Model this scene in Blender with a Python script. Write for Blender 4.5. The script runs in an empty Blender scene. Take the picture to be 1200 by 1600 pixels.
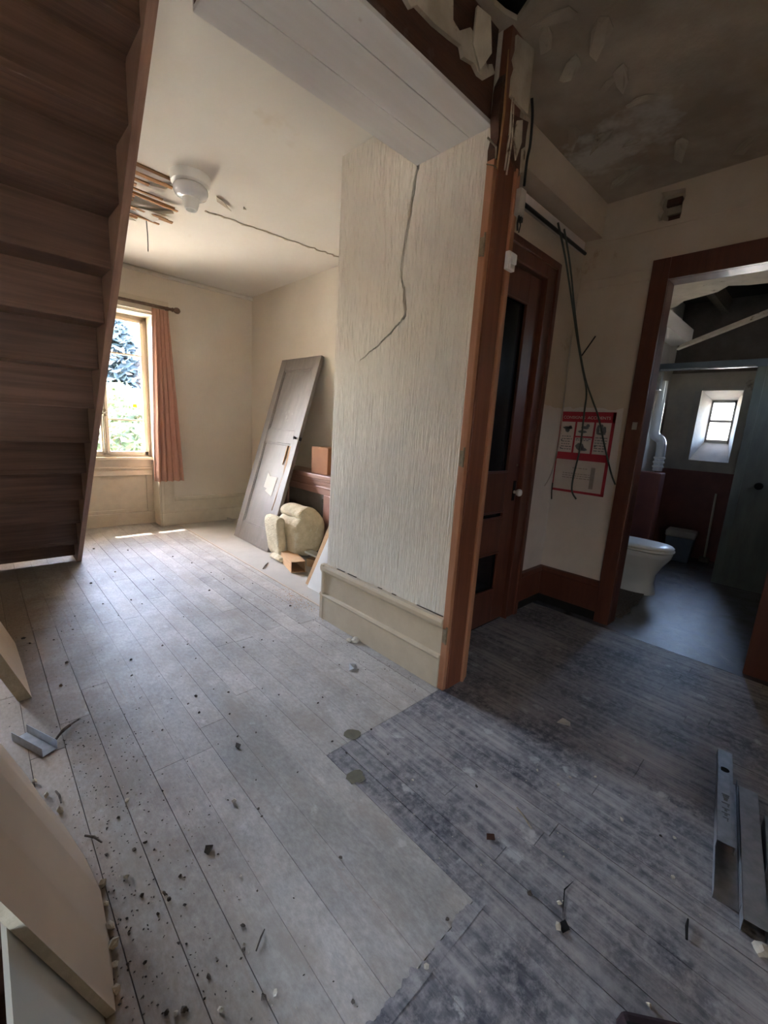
import bpy, bmesh, math, random
from mathutils import Vector, Matrix, noise
from mathutils.geometry import delaunay_2d_cdt
random.seed(7)
S = bpy.context.scene
COL = S.collection

# ------------------------------------------------------------------ camera
cam_data = bpy.data.cameras.new('camera')
cam = bpy.data.objects.new('camera', cam_data); COL.objects.link(cam)
yaw, pitch, roll = math.radians(44.106), math.radians(11.160), math.radians(3.595)
F = Vector((math.sin(yaw)*math.cos(pitch), math.cos(yaw)*math.cos(pitch), -math.sin(pitch)))
R0 = Vector((math.cos(yaw), -math.sin(yaw), 0)); U0 = R0.cross(F)
Rv = math.cos(roll)*R0 + math.sin(roll)*U0
Uv = -math.sin(roll)*R0 + math.cos(roll)*U0
m = Matrix((Rv, Uv, -F)).transposed().to_4x4(); m.translation = (0, 0, 1.35)
cam.matrix_world = m
cam_data.sensor_fit = 'VERTICAL'; cam_data.sensor_height = 24.0
cam_data.lens = 669.17/1600*24.0
cam_data.clip_start = 0.02
S.camera = cam

# ------------------------------------------------------------------ world, sun, exposure
W = bpy.data.worlds.new('world'); S.world = W; W.use_nodes = True
wn = W.node_tree.nodes; wl = W.node_tree.links; wn.clear()
sky = wn.new('ShaderNodeTexSky'); sky.sky_type = 'NISHITA'; sky.sun_disc = False
sky.sun_elevation = math.radians(52); sky.sun_rotation = math.radians(-70)
sky.air_density = 1.0; sky.dust_density = 5.0; sky.ozone_density = .6
bg = wn.new('ShaderNodeBackground'); bg.inputs['Strength'].default_value = 1.0
out = wn.new('ShaderNodeOutputWorld')
wl.new(sky.outputs[0], bg.inputs[0]); wl.new(bg.outputs[0], out.inputs[0])
sun_d = bpy.data.lights.new('sun', 'SUN'); sun_d.energy = 3.0; sun_d.angle = 0.01; sun_d.color = (1, .94, .84)
sun = bpy.data.objects.new('sun', sun_d); COL.objects.link(sun)
sun.rotation_euler = Vector((0.55, -1.0, -1.67)).to_track_quat('-Z', 'Y').to_euler()
def portal(name, loc, rot, sx, sy):
    d = bpy.data.lights.new(name, 'AREA'); d.shape = 'RECTANGLE'; d.size = sx; d.size_y = sy
    d.cycles.is_portal = True
    o = bpy.data.objects.new(name, d); COL.objects.link(o); o.location = loc; o.rotation_euler = rot
    return o
portal('window_portal', (1.10, 5.97, 1.60), (math.radians(-90), 0, 0), 1.1, 1.7)
portal('back_fill_portal', (2.2, -1.82, 1.70), (math.radians(90), 0, 0), .18, .24)  # this and the next three serve fill windows added out of view
portal('back_left_fill_portal', (-1.35, -1.82, .85), (math.radians(90), 0, 0), .76, .80)
portal('left_fill_portal', (-1.25, 5.97, 1.60), (math.radians(-90), 0, 0), .9, 1.7)
portal('bath_side_fill_portal', (4.8, -.82, 2.20), (math.radians(90), 0, 0), .40, .34)
portal('bath_window_portal', (6.80, 1.03, 1.66), (0, math.radians(90), 0), 0.6, 0.36)
S.view_settings.view_transform = 'Standard'; S.view_settings.look = 'None'
S.view_settings.gamma = 1.0; S.view_settings.use_curve_mapping = False
S.view_settings.exposure = 4.45
S.cycles.max_bounces = 14; S.cycles.diffuse_bounces = 9; S.cycles.transparent_max_bounces = 12
S.cycles.sample_clamp_indirect = 8.0; S.cycles.caustics_reflective = False; S.cycles.caustics_refractive = False
S.cycles.use_denoising = True

# ------------------------------------------------------------------ helpers
def put(o, label=None, cat=None, group=None, kind=None):
    if label: o['label'] = label
    if cat: o['category'] = cat
    if group: o['group'] = group
    if kind: o['kind'] = kind
    return o
def root(name, loc=(0, 0, 0), rz=0, label=None, cat=None, group=None, kind=None):
    o = bpy.data.objects.new(name, None); COL.objects.link(o); o.location = loc
    o.rotation_euler = (0, 0, rz); o.empty_display_size = .05
    return put(o, label, cat, group, kind)
class MB:
    def __init__(s): s.v = []; s.f = []
    def add(s, vs, fs):
        b = len(s.v); s.v += [tuple(x) for x in vs]; s.f += [tuple(b+i for i in f) for f in fs]; return s
    def box(s, x0, x1, y0, y1, z0, z1):
        return s.add([(x0,y0,z0),(x1,y0,z0),(x1,y1,z0),(x0,y1,z0),(x0,y0,z1),(x1,y0,z1),(x1,y1,z1),(x0,y1,z1)],
                     [(0,3,2,1),(4,5,6,7),(0,1,5,4),(1,2,6,5),(2,3,7,6),(3,0,4,7)])
    def hexa(s, b, t):          # bottom 4 and top 4 corners in matching order
        return s.add(list(b)+list(t), [(0,3,2,1),(4,5,6,7),(0,1,5,4),(1,2,6,5),(2,3,7,6),(3,0,4,7)])
    def prism(s, pts, off):     # flat polygon extruded by a vector
        n = len(pts); off = Vector(off); P = [Vector(p) for p in pts]
        return s.add(P+[p+off for p in P], [tuple(range(n))[::-1], tuple(range(n, 2*n))] + [(i,(i+1)%n,n+(i+1)%n,n+i) for i in range(n)])
    def tube(s, path, r, n=8, cap=True):
        P = [Vector(p) for p in path]; rs = r if isinstance(r, (list, tuple)) else [r]*len(P)
        vs = []; fs = []
        t0 = (P[1]-P[0]).normalized(); a = t0.orthogonal().normalized()
        for i, p in enumerate(P):
            t = (P[min(i+1,len(P)-1)]-P[max(i-1,0)]).normalized()
            a = (a - t*a.dot(t)).normalized(); b = t.cross(a)
            for k in range(n):
                an = 2*math.pi*k/n; vs.append(p + (a*math.cos(an)+b*math.sin(an))*rs[i])
        for i in range(len(P)-1):
            for k in range(n):
                fs.append((i*n+k, i*n+(k+1)%n, (i+1)*n+(k+1)%n, (i+1)*n+k))
        if cap: fs += [tuple(range(n))[::-1], tuple((len(P)-1)*n+k for k in range(n))]
        return s.add(vs, fs)
    def lathe(s, prof, c=(0,0,0), axis=(0,0,1), n=24):
        ax = Vector(axis).normalized(); a = ax.orthogonal().normalized(); b = ax.cross(a); c = Vector(c)
        vs = []; fs = []
        for r, h in prof:
            for k in range(n):
                an = 2*math.pi*k/n; vs.append(c+ax*h+(a*math.cos(an)+b*math.sin(an))*max(r,1e-4))
        for i in range(len(prof)-1):
            for k in range(n): fs.append((i*n+k, i*n+(k+1)%n, (i+1)*n+(k+1)%n, (i+1)*n+k))
        return s.add(vs, fs + [tuple(range(n))[::-1], tuple((len(prof)-1)*n+k for k in range(n))])
    def sweep(s, prof, p0, p1, out_dir):  # profile (d outward, z) from p0 to p1
        p0 = Vector(p0); p1 = Vector(p1); o = Vector(out_dir)
        a = [p0+o*d+Vector((0,0,z)) for d, z in prof]; b = [p1+o*d+Vector((0,0,z)) for d, z in prof]
        n = len(prof)
        return s.add(a+b, [tuple(range(n))[::-1], tuple(range(n,2*n))]+[(i,(i+1)%n,n+(i+1)%n,n+i) for i in range(n)])
    def mesh(s, name, smooth=None):
        me = bpy.data.meshes.new(name); me.from_pydata(s.v, [], s.f)
        bm = bmesh.new(); bm.from_mesh(me)
        bmesh.ops.recalc_face_normals(bm, faces=bm.faces[:]); bm.to_mesh(me); bm.free()
        if smooth is not None:
            me.polygons.foreach_set('use_smooth', [True]*len(me.polygons))
            me.set_sharp_from_angle(angle=math.radians(smooth))
        return me
    def build(s, name, mat, parent=None, smooth=None, bevel=0, **kw):
        return link(name, s.mesh(name, smooth), mat, parent, bevel, **kw)
def link(name, me, mat, parent=None, bevel=0, label=None, cat=None, group=None, kind=None):
    o = bpy.data.objects.new(name, me); COL.objects.link(o)
    if mat and not me.materials: me.materials.append(mat)
    if parent:
        o.parent = parent          # children are built in the parent's own coordinates
    if bevel:
        b = o.modifiers.new('bevel', 'BEVEL'); b.width = bevel; b.segments = 2; b.limit_method = 'ANGLE'
        b.harden_normals = False
    return put(o, label, cat, group, kind)
def sheet(outer, holes, to3d, off, name, mat, parent=None, **kw):
    """flat polygon with holes, extruded by off; 2-D points mapped by to3d"""
    pts = []; edges = []; loops = []
    for lp in [outer]+holes:
        b = len(pts); n = len(lp); pts += [Vector(p) for p in lp]
        edges += [(b+i, b+(i+1)%n) for i in range(n)]; loops.append((b, n))
    vs, es, fs, ov, oe, of = delaunay_2d_cdt(pts, edges, [], 0, 1e-6)
    def inside(p, lp):
        c = False; n = len(lp); j = n-1
        for i in range(n):
            xi, yi = lp[i]; xj, yj = lp[j]
            if (yi > p[1]) != (yj > p[1]) and p[0] < (xj-xi)*(p[1]-yi)/(yj-yi)+xi: c = not c
            j = i
        return c
    keep = []
    for f in fs:
        c = sum((vs[i] for i in f), Vector((0, 0)))/len(f)
        if inside(c, outer) and not any(inside(c, h) for h in holes): keep.append(tuple(f))
    bm = bmesh.new(); bv = [bm.verts.new(to3d(v[0], v[1])) for v in vs]
    for f in keep: bm.faces.new([bv[i] for i in f])
    r = bmesh.ops.extrude_face_region(bm, geom=bm.faces[:])
    bmesh.ops.translate(bm, vec=Vector(off), verts=[e for e in r['geom'] if isinstance(e, bmesh.types.BMVert)])
    bmesh.ops.delete(bm, geom=[v for v in bm.verts if not v.link_faces], context='VERTS')
    bmesh.ops.recalc_face_normals(bm, faces=bm.faces[:])
    me = bpy.data.meshes.new(name); bm.to_mesh(me); bm.free()
    return link(name, me, mat, parent, **kw)
def ragged(p0, p1, n, amp, seed=0):
    """2-D points from p0 to p1 (p1 excluded) wandering sideways"""
    rr = random.Random(seed); p0 = Vector(p0); p1 = Vector(p1); d = p1-p0; q = Vector((-d.y, d.x)).normalized()
    o = [tuple(p0)]
    for i in range(1, n): o.append(tuple(p0+d*((i+rr.uniform(-.3,.3))/n)+q*rr.uniform(-amp, amp)))
    return o
def blob(seed, sub=1, amp=.35):
    bm = bmesh.new(); bmesh.ops.create_icosphere(bm, subdivisions=sub, radius=1)
    rr = random.Random(seed)
    for v in bm.verts: v.co *= 1+rr.uniform(-amp, amp)
    me = bpy.data.meshes.new('blob'); bm.to_mesh(me); bm.free(); return me

# ------------------------------------------------------------------ materials
def newmat(name):
    mt = bpy.data.materials.new(name); mt.use_nodes = True
    return mt, mt.node_tree.nodes, mt.node_tree.links, mt.node_tree.nodes['Principled BSDF']
def ramp(n, l, src, stops):
    r = n.new('ShaderNodeValToRGB'); e = r.color_ramp.elements
    while len(e) < len(stops): e.new(.5)
    for i, (p, c) in enumerate(stops):
        e[i].position = p; e[i].color = (*c, 1) if len(c) == 3 else c
    l.new(src, r.inputs[0]); return r
def coords(n, l, scale, world=True, rot=(0,0,0)):
    mp = n.new('ShaderNodeMapping'); mp.inputs['Scale'].default_value = scale; mp.inputs['Rotation'].default_value = rot
    if world: l.new(n.new('ShaderNodeNewGeometry').outputs['Position'], mp.inputs[0])
    else: l.new(n.new('ShaderNodeTexCoord').outputs['Object'], mp.inputs[0])
    return mp
def noi(n, l, mp, scale, detail=5, rough=.6):
    t = n.new('ShaderNodeTexNoise'); t.inputs['Scale'].default_value = scale
    t.inputs['Detail'].default_value = detail; t.inputs['Roughness'].default_value = rough
    l.new(mp.outputs[0], t.inputs['Vector']); return t
def mix(n, l, fac, a, b, mode='MIX'):
    x = n.new('ShaderNodeMix'); x.data_type = 'RGBA'; x.blend_type = mode
    for sock, val in ((x.inputs[0], fac), (x.inputs[6], a), (x.inputs[7], b)):
        if isinstance(val, bpy.types.NodeSocket): l.new(val, sock)
        elif isinstance(val, (int, float)): sock.default_value = val
        else: sock.default_value = (*val, 1)
    return x.outputs[2]
def mat(name, c1, c2=None, scale=(1,1,1), ns=6, rough=.6, bump=.15, bdist=.004, bscale=None, spec=.3, metal=0, world=True, lo=.35, hi=.65, vary=0, third=None, detail=6):
    """two colours mixed by stretched noise, relief from a second noise"""
    mt, n, l, p = newmat(name)
    c2 = c2 or tuple(x*.8 for x in c1)
    mp = coords(n, l, scale, world)
    r = ramp(n, l, noi(n, l, mp, ns, detail).outputs[0], [(lo, c1), (hi, c2)])
    col = r.outputs[0]
    if third:                       # (colour, scale, threshold) worn or stained spots
        t = noi(n, l, coords(n, l, (1,1,1), world), third[1], 5, .65)
        tr = ramp(n, l, t.outputs[0], [(third[2], (0,0,0)), (third[2]+.07, (1,1,1))])
        col = mix(n, l, tr.outputs[0], col, third[0])
    if vary:
        oi = n.new('ShaderNodeObjectInfo'); rr = ramp(n, l, oi.outputs['Random'], [(0, (1-vary,)*3), (1, (1+vary*.5,)*3)])
        col = mix(n, l, 1.0, col, rr.outputs[0], 'MULTIPLY')
    l.new(col, p.inputs['Base Color'])
    p.inputs['Roughness'].default_value = rough; p.inputs['Metallic'].default_value = metal
    p.inputs['Specular IOR Level'].default_value = spec
    if bump:
        b = n.new('ShaderNodeBump'); b.inputs['Strength'].default_value = bump; b.inputs['Distance'].default_value = bdist
        mb = coords(n, l, bscale or scale, world)
        l.new(noi(n, l, mb, ns*4, 6).outputs[0], b.inputs['Height']); l.new(b.outputs[0], p.inputs['Normal'])
    return mt
def glass_mat(name, tint=(1,1,1), fac=.08):
    mt, n, l, p = newmat(name); n.remove(p)
    tr = n.new('ShaderNodeBsdfTransparent'); tr.inputs[0].default_value = (*tint, 1)
    gl = n.new('ShaderNodeBsdfGlossy'); gl.inputs['Roughness'].default_value = .03
    fr = n.new('ShaderNodeLayerWeight'); fr.inputs[0].default_value = .25
    mu = n.new('ShaderNodeMath'); mu.operation = 'MULTIPLY_ADD'; mu.inputs[1].default_value = .5; mu.inputs[2].default_value = fac*.4
    l.new(fr.outputs[0], mu.inputs[0])
    mx = n.new('ShaderNodeMixShader'); l.new(mu.outputs[0], mx.inputs[0]); l.new(tr.outputs[0], mx.inputs[1]); l.new(gl.outputs[0], mx.inputs[2])
    l.new(mx.outputs[0], n['Material Output'].inputs[0]); return mt

M = {}
# ribbed vinyl wallpaper of the pillar: vertical fibres standing proud
def ribbed(name, c1, c2, depth, sx=130, sz=5):
    mt, n, l, p = newmat(name)
    mp = coords(n, l, (sx, sx, sz)); t = noi(n, l, mp, 1, 2, .5)
    big = noi(n, l, coords(n, l, (1,1,1)), 1.6, 4)
    c = ramp(n, l, big.outputs[0], [(.35, c1), (.7, c2)])
    l.new(c.outputs[0], p.inputs['Base Color']); p.inputs['Roughness'].default_value = .75; p.inputs['Specular IOR Level'].default_value = .2
    b = n.new('ShaderNodeBump'); b.inputs['Strength'].default_value = 1.0; b.inputs['Distance'].default_value = depth
    l.new(t.outputs[0], b.inputs['Height']); l.new(b.outputs[0], p.inputs['Normal']); return mt
M['ribbed'] = ribbed('ribbed_wallpaper', (.70,.64,.55), (.63,.575,.49), .022, 125, 5)
M['room_paper'] = ribbed('room_wallpaper', (.66,.60,.50), (.61,.545,.45), .0025, 220, 14)
M['ceil_white'] = mat('ceiling_white', (.70,.67,.61), (.66,.62,.55), ns=1.2, rough=.8, bump=.08, bscale=(6,6,6), third=((.60,.54,.44), 1.1, .66))
M['ceil_stain'] = mat('ceiling_stained', (.47,.39,.30), (.31,.25,.185), ns=1.7, rough=.9, bump=.5, bdist=.01, bscale=(3,3,3), third=((.56,.51,.44), 1.3, .60), lo=.38, hi=.60)
M['beam_white'] = mat('beam_white_paint', (.62,.60,.58), (.56,.53,.50), (.4,3,3), 3, rough=.6, bump=.1, third=((.40,.32,.26), 5, .72))
M['beam_wood'] = mat('beam_dark_wood', (.085,.035,.02), (.05,.022,.014), (2,14,14), 2, rough=.5, bump=.4, third=((.13,.10,.085), 2.5, .58))
M['plaster'] = mat('old_plaster', (.48,.42,.33), (.34,.285,.21), ns=6, rough=.95, bump=.6, bdist=.008, third=((.13,.09,.06), 7, .62))
M['void'] = mat('dark_void', (.008,.007,.006), (.014,.012,.01), ns=8, rough=1, bump=0)
M['brown'] = mat('brown_paint', (.185,.066,.034), (.135,.046,.026), (22,22,1.4), 1.5, rough=.38, bump=.12, spec=.45, third=((.25,.115,.07), 9, .70))
M['brown_edge'] = mat('brown_paint_edge', (.40,.19,.105), (.32,.14,.075), (22,22,1.4), 1.5, rough=.45, bump=.15)
M['brown_dark'] = mat('brown_paint_dark', (.13,.042,.024), (.09,.03,.018), (14,14,1.4), 2, rough=.35, bump=.12, spec=.45)
M['beige'] = mat('beige_paint', (.50,.42,.31), (.45,.37,.27), (3,3,3), 3, rough=.4, bump=.06, spec=.4, third=((.36,.29,.20), 9, .70))
M['cream'] = mat('cream_paint', (.60,.535,.42), (.54,.48,.375), (3,3,3), 3, rough=.4, bump=.06, spec=.4)
M['corr_upper'] = mat('corridor_upper_wall', (.58,.48,.375), (.49,.40,.30), ns=2.2, rough=.85, bump=.25, third=((.36,.26,.165), 2.2, .64))
M['corr_lower'] = mat('corridor_lower_wall', (.66,.59,.545), (.58,.52,.475), ns=3, rough=.85, bump=.2, third=((.36,.30,.24), 3.5, .66))
M['bath_wall'] = mat('bath_wall', (.48,.43,.37), (.34,.31,.28), ns=3, rough=.7, bump=.2, third=((.12,.10,.09), 2.4, .62))
M['bath_red'] = mat('bath_wainscot', (.20,.075,.06), (.15,.055,.05), ns=5, rough=.45, bump=.1)
M['bath_floor'] = mat('bath_floor', (.15,.152,.165), (.085,.08,.08), ns=7, rough=.24, bump=.5, bdist=.003, bscale=(7,7,7), spec=.8, third=((.06,.05,.045), 5, .64))
M['green_panel'] = mat('green_panel', (.16,.17,.145), (.11,.115,.10), (4,4,1), 2, rough=.5, bump=.1)
M['stair'] = mat('stair_wood', (.155,.085,.057), (.09,.05,.034), (1.2,26,26), 1.4, rough=.5, bump=.25, spec=.35, vary=.25)
M['stringer'] = mat('stair_stringer', (.28,.165,.115), (.20,.115,.08), (26,3,3), 1.4, rough=.45, bump=.2)
M['greydoor'] = mat('grey_door_paint', (.20,.172,.15), (.165,.142,.122), (9,9,1.2), 2, rough=.5, bump=.12, third=((.25,.222,.195), 3, .64))
M['baretimber'] = mat('bare_split_timber', (.36,.20,.09), (.27,.14,.06), (30,30,2), 2, rough=.7)
M['paper'] = mat('white_paper', (.50,.46,.40), (.45,.41,.355), ns=8, rough=.8, bump=.1)
M['metal'] = mat('galvanised_steel', (.48,.50,.53), (.36,.385,.41), ns=30, rough=.38, bump=.04, metal=.85, spec=.5)
M['iron'] = mat('dull_hinge_brass', (.30,.25,.17), (.2,.16,.11), ns=40, rough=.5, metal=.6)
M['wool'] = mat('mineral_wool', (.68,.59,.42), (.55,.47,.32), ns=14, rough=1, bump=1.0, bdist=.02, third=((.68,.63,.50), 8, .6))
M['cardboard'] = mat('cardboard', (.56,.36,.20), (.48,.30,.165), (2,2,20), 3, rough=.85, bump=.1)
M['cardbox'] = mat('brown_carton', (.30,.135,.065), (.25,.11,.055), ns=5, rough=.8, bump=.1)
M['marble'] = mat('pink_fireplace_paint', (.29,.155,.115), (.24,.125,.095), ns=5, rough=.4, bump=.08)
M['slate'] = mat('dark_fire_board', (.12,.10,.085), (.085,.07,.06), ns=6, rough=.7, bump=.1)
M['white'] = mat('white_plastic', (.80,.79,.76), (.74,.73,.70), ns=6, rough=.35, bump=.03, spec=.5)
M['ceramic'] = mat('white_ceramic', (.72,.72,.72), (.66,.66,.67), ns=4, rough=.12, bump=0, spec=.6)
M['gypsum'] = mat('plasterboard_face', (.62,.50,.38), (.56,.45,.345), ns=3, rough=.85, bump=.1, third=((.52,.42,.31), 8, .7))
M['gypsum_edge'] = mat('plasterboard_core', (.50,.44,.34), (.42,.36,.27), ns=30, rough=.95, bump=.5)
M['gypsum_green'] = mat('plasterboard_grey_green', (.52,.51,.46), (.47,.465,.415), ns=3, rough=.85, bump=.1)
M['curtain'] = mat('salmon_curtain', (.60,.35,.26), (.54,.31,.225), (30,30,3), 2, rough=.9, bump=.15)
M['rod'] = mat('dark_rod_wood', (.16,.10,.07), (.10,.065,.045), ns=20, rough=.4)
M['lath'] = mat('bare_lath', (.50,.27,.13), (.36,.18,.085), (4,40,40), 2, rough=.8, bump=.3, vary=.3)
M['crumb_dark'] = mat('dark_crumb', (.06,.045,.035), (.12,.10,.08), ns=60, rough=.9, bump=.2, vary=.4)
M['crumb_pale'] = mat('pale_crumb', (.62,.56,.46), (.50,.45,.37), ns=40, rough=.95, bump=.3)
M['cable'] = mat('grey_green_cable', (.075,.085,.07), (.05,.06,.05), ns=20, rough=.5, bump=0)
M['blackcable'] = mat('black_cable', (.012,.012,.012), (.02,.02,.02), ns=20, rough=.5, bump=0)
M['whitecable'] = mat('white_cable', (.45,.40,.34), (.40,.36,.3), ns=20, rough=.5, bump=0)
M['red'] = mat('poster_red', (.40,.035,.05), (.34,.03,.045), ns=6, rough=.5, bump=0)
M['poster'] = mat('poster_paper', (.60,.52,.47), (.54,.46,.41), ns=6, rough=.6, bump=.03)
M['ink'] = mat('poster_ink', (.11,.115,.12), (.16,.16,.165), ns=30, rough=.6, bump=0)
M['ink_soft'] = mat('poster_faded_ink', (.28,.23,.2), (.33,.28,.24), ns=30, rough=.6, bump=0)
M['yellow'] = mat('yellow_sticker', (.95,.72,.01), (.9,.66,.01), ns=3, rough=.5, bump=0)
M['glass'] = glass_mat('window_glass')
M['darkglass'] = mat('dark_door_glass', (.006,.006,.007), (.009,.009,.01), ns=3, rough=.15, bump=.05, spec=.4)
M['blue'] = mat('blue_grey_plastic', (.16,.19,.23), (.13,.155,.19), ns=6, rough=.4, bump=.03)
M['maroon'] = mat('dark_maroon_cloth', (.030,.013,.016), (.02,.01,.012), ns=30, rough=.8, bump=.3)
M['hearth'] = mat('pale_hearth_screed', (.47,.445,.40), (.42,.395,.355), ns=3, rough=.8, bump=.15, third=((.42,.38,.32), 9, .68))
M['grass'] = mat('grass', (.10,.17,.04), (.07,.12,.03), ns=3, rough=.9, bump=.5)
M['bark'] = mat('bark', (.10,.07,.05), (.06,.045,.03), (8,8,1), 2, rough=.9, bump=.6)
M['render'] = mat('outside_render', (.55,.52,.47), (.48,.45,.40), ns=3, rough=.9, bump=.2)
def leafmat(name, c):
    mt, n, l, p = newmat(name)
    r = ramp(n, l, noi(n, l, coords(n, l, (1,1,1)), 2.5, 5).outputs[0], [(.35, c), (.65, tuple(x*.6 for x in c))])
    l.new(r.outputs[0], p.inputs['Base Color']); p.inputs['Roughness'].default_value = .6
    tl = n.new('ShaderNodeBsdfTranslucent'); l.new(r.outputs[0], tl.inputs[0])
    mx = n.new('ShaderNodeMixShader'); mx.inputs[0].default_value = .35
    l.new(p.outputs[0], mx.inputs[1]); l.new(tl.outputs[0], mx.inputs[2]); l.new(mx.outputs[0], n['Material Output'].inputs[0]); return mt
M['leaf'] = leafmat('green_leaf', (.075,.11,.04)); M['needle'] = leafmat('dark_needle', (.030,.048,.052))

# floorboards: dusty pale ones, and narrow dark ones whose paint is scuffed along the grain
def floor_mat(name, dark):
    mt, n, l, p = newmat(name)
    streak = noi(n, l, coords(n, l, (34, 2.0, 1)), 1, 6, .65)
    patch = noi(n, l, coords(n, l, (1,.75,1)), 2.6 if dark else 3.2, 8, .68)
    fine = noi(n, l, coords(n, l, (1,1,1)), 30, 5, .7)
    vo = n.new('ShaderNodeTexVoronoi'); vo.inputs['Scale'].default_value = 11 if dark else 13; vo.inputs['Randomness'].default_value = 1
    wob = mix(n, l, .06, coords(n, l, (1,.7,1)).outputs[0], fine.outputs['Color'])
    l.new(wob, vo.inputs['Vector'])
    if dark:
        a = ramp(n, l, streak.outputs[0], [(.36, (.125,.130,.15)), (.62, (.37,.355,.36))])
        b = ramp(n, l, patch.outputs[0], [(.38, (.36,.37,.42)), (.60, (1.3,1.26,1.22))])
        col = mix(n, l, 1.0, a.outputs[0], b.outputs[0], 'MULTIPLY')
        f = ramp(n, l, fine.outputs[0], [(.45, (0,0,0)), (.72, (1,1,1))])
        col = mix(n, l, f.outputs[0], col, (.40,.385,.385))
        sp = ramp(n, l, vo.outputs['Distance'], [(.16, (1,1,1)), (.27, (0,0,0))])
        gate = ramp(n, l, noi(n, l, coords(n, l, (1,1,1)), 7, 3).outputs[0], [(.50, (0,0,0)), (.58, (.9,.9,.9))])
        col = mix(n, l, mix(n, l, 1.0, sp.outputs[0], gate.outputs[0], 'MULTIPLY'), col, (.50,.50,.50))
    else:
        a = ramp(n, l, patch.outputs[0], [(.34, (.33,.31,.285)), (.64, (.52,.495,.465))])
        f = ramp(n, l, streak.outputs[0], [(.57, (0,0,0)), (.74, (.6,.6,.6))])
        col = mix(n, l, f.outputs[0], a.outputs[0], (.36,.27,.22))
        sp = ramp(n, l, vo.outputs['Distance'], [(.10, (1,1,1)), (.22, (0,0,0))])
        gate = ramp(n, l, noi(n, l, coords(n, l, (1,1,1)), 4, 3).outputs[0], [(.48, (0,0,0)), (.60, (.75,.75,.75))])
        col = mix(n, l, mix(n, l, 1.0, sp.outputs[0], gate.outputs[0], 'MULTIPLY'), col, (.60,.585,.56))
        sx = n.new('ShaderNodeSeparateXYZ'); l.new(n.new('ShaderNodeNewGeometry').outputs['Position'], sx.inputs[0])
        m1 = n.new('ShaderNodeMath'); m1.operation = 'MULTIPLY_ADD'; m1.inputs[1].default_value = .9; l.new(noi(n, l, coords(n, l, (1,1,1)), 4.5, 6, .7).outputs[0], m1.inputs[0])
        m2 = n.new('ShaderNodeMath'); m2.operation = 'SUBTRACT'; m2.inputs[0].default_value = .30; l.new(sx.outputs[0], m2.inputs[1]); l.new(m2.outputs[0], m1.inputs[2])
        dr_ = ramp(n, l, m1.outputs[0], [(.28, (0,0,0)), (.62, (.75,.75,.75))])      # brown tint broken by noise, stronger towards the left
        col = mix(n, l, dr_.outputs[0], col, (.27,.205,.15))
        gr = ramp(n, l, noi(n, l, coords(n, l, (1,.5,1)), 75, 4, .7).outputs[0], [(.32, (.80,.79,.78)), (.68, (1.12,1.12,1.12))])
        col = mix(n, l, 1.0, col, gr.outputs[0], 'MULTIPLY')
        dm = ramp(n, l, noi(n, l, coords(n, l, (2.2,.9,1)), 2.1, 7, .7).outputs[0], [(.50, (0,0,0)), (.66, (.7,.7,.7))])
        col = mix(n, l, dm.outputs[0], col, (.33,.285,.24))
        sc = ramp(n, l, noi(n, l, coords(n, l, (3,1,1)), 5, 6, .7).outputs[0], [(.60, (0,0,0)), (.74, (.5,.5,.5))])
        col = mix(n, l, sc.outputs[0], col, (.27,.265,.27))
    oi = n.new('ShaderNodeObjectInfo'); rr = ramp(n, l, oi.outputs['Random'], [(0, (.88,.88,.88)), (1, (1.06,1.05,1.04))])
    col = mix(n, l, 1.0, col, rr.outputs[0], 'MULTIPLY')
    l.new(col, p.inputs['Base Color'])
    p.inputs['Roughness'].default_value = .5 if dark else .62; p.inputs['Specular IOR Level'].default_value = .4
    b = n.new('ShaderNodeBump'); b.inputs['Strength'].default_value = .3; b.inputs['Distance'].default_value = .004
    l.new(mix(n, l, .5, streak.outputs[0], fine.outputs[0]), b.inputs['Height']); l.new(b.outputs[0], p.inputs['Normal'])
    return mt
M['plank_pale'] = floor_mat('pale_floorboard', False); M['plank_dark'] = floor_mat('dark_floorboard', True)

# ================================================================== THE SETTING
ST = dict(kind='structure')
H = 2.88; HC = 2.96
floor = MB().box(-3.1, 3.46, -1.7, 5.95, -.14, -.021).build('floor', M['void'], **ST)
unit = MB().box(0,1,0,1,-1,0).v, MB().box(0,1,0,1,-1,0).f
def plank_mesh(nm, mt):
    me = bpy.data.meshes.new(nm); me.from_pydata(*[unit[0], [], unit[1]]); me.materials.append(mt); return me
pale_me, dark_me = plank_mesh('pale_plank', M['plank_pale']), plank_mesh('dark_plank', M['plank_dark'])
def plank(me, x0, x1, y0, y1):
    o = bpy.data.objects.new('plank', me); COL.objects.link(o); o.parent = floor
    g = random.choice((.0006,.001,.0014,.002,.0034)); dz = random.uniform(-.0014,0)
    o.location = (x0+g*.5, y0+.001, dz); o.scale = (x1-x0-g, y1-y0-.002, .02); return o
def row(me, x0, x1, ya, yb, lens):
    y = ya
    while y < yb-.02:
        e = y+random.uniform(*lens)
        if e > yb-.35: e = yb
        plank(me, x0, x1, y, e); y = e
k0 = -30
for k in range(k0, 13):
    x0 = .39+.1125*k; x1 = x0+.1125
    if x0 >= 1.79: break
    x1 = min(x1, 1.79)
    if x1 < -.55:
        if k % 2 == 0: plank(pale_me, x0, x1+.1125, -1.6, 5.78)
        continue
    ya = .5 if x1 < .96 else 1.235
    if x0 > 1.70: ya = 2.33
    yb = 5.78 if .60 < x0 < 1.6 else 5.53
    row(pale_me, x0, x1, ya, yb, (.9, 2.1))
    if x1 < .96: row(dark_me, x0, x1, -1.6, .5, (1.4, 2.6))
x0 = .9525
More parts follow.
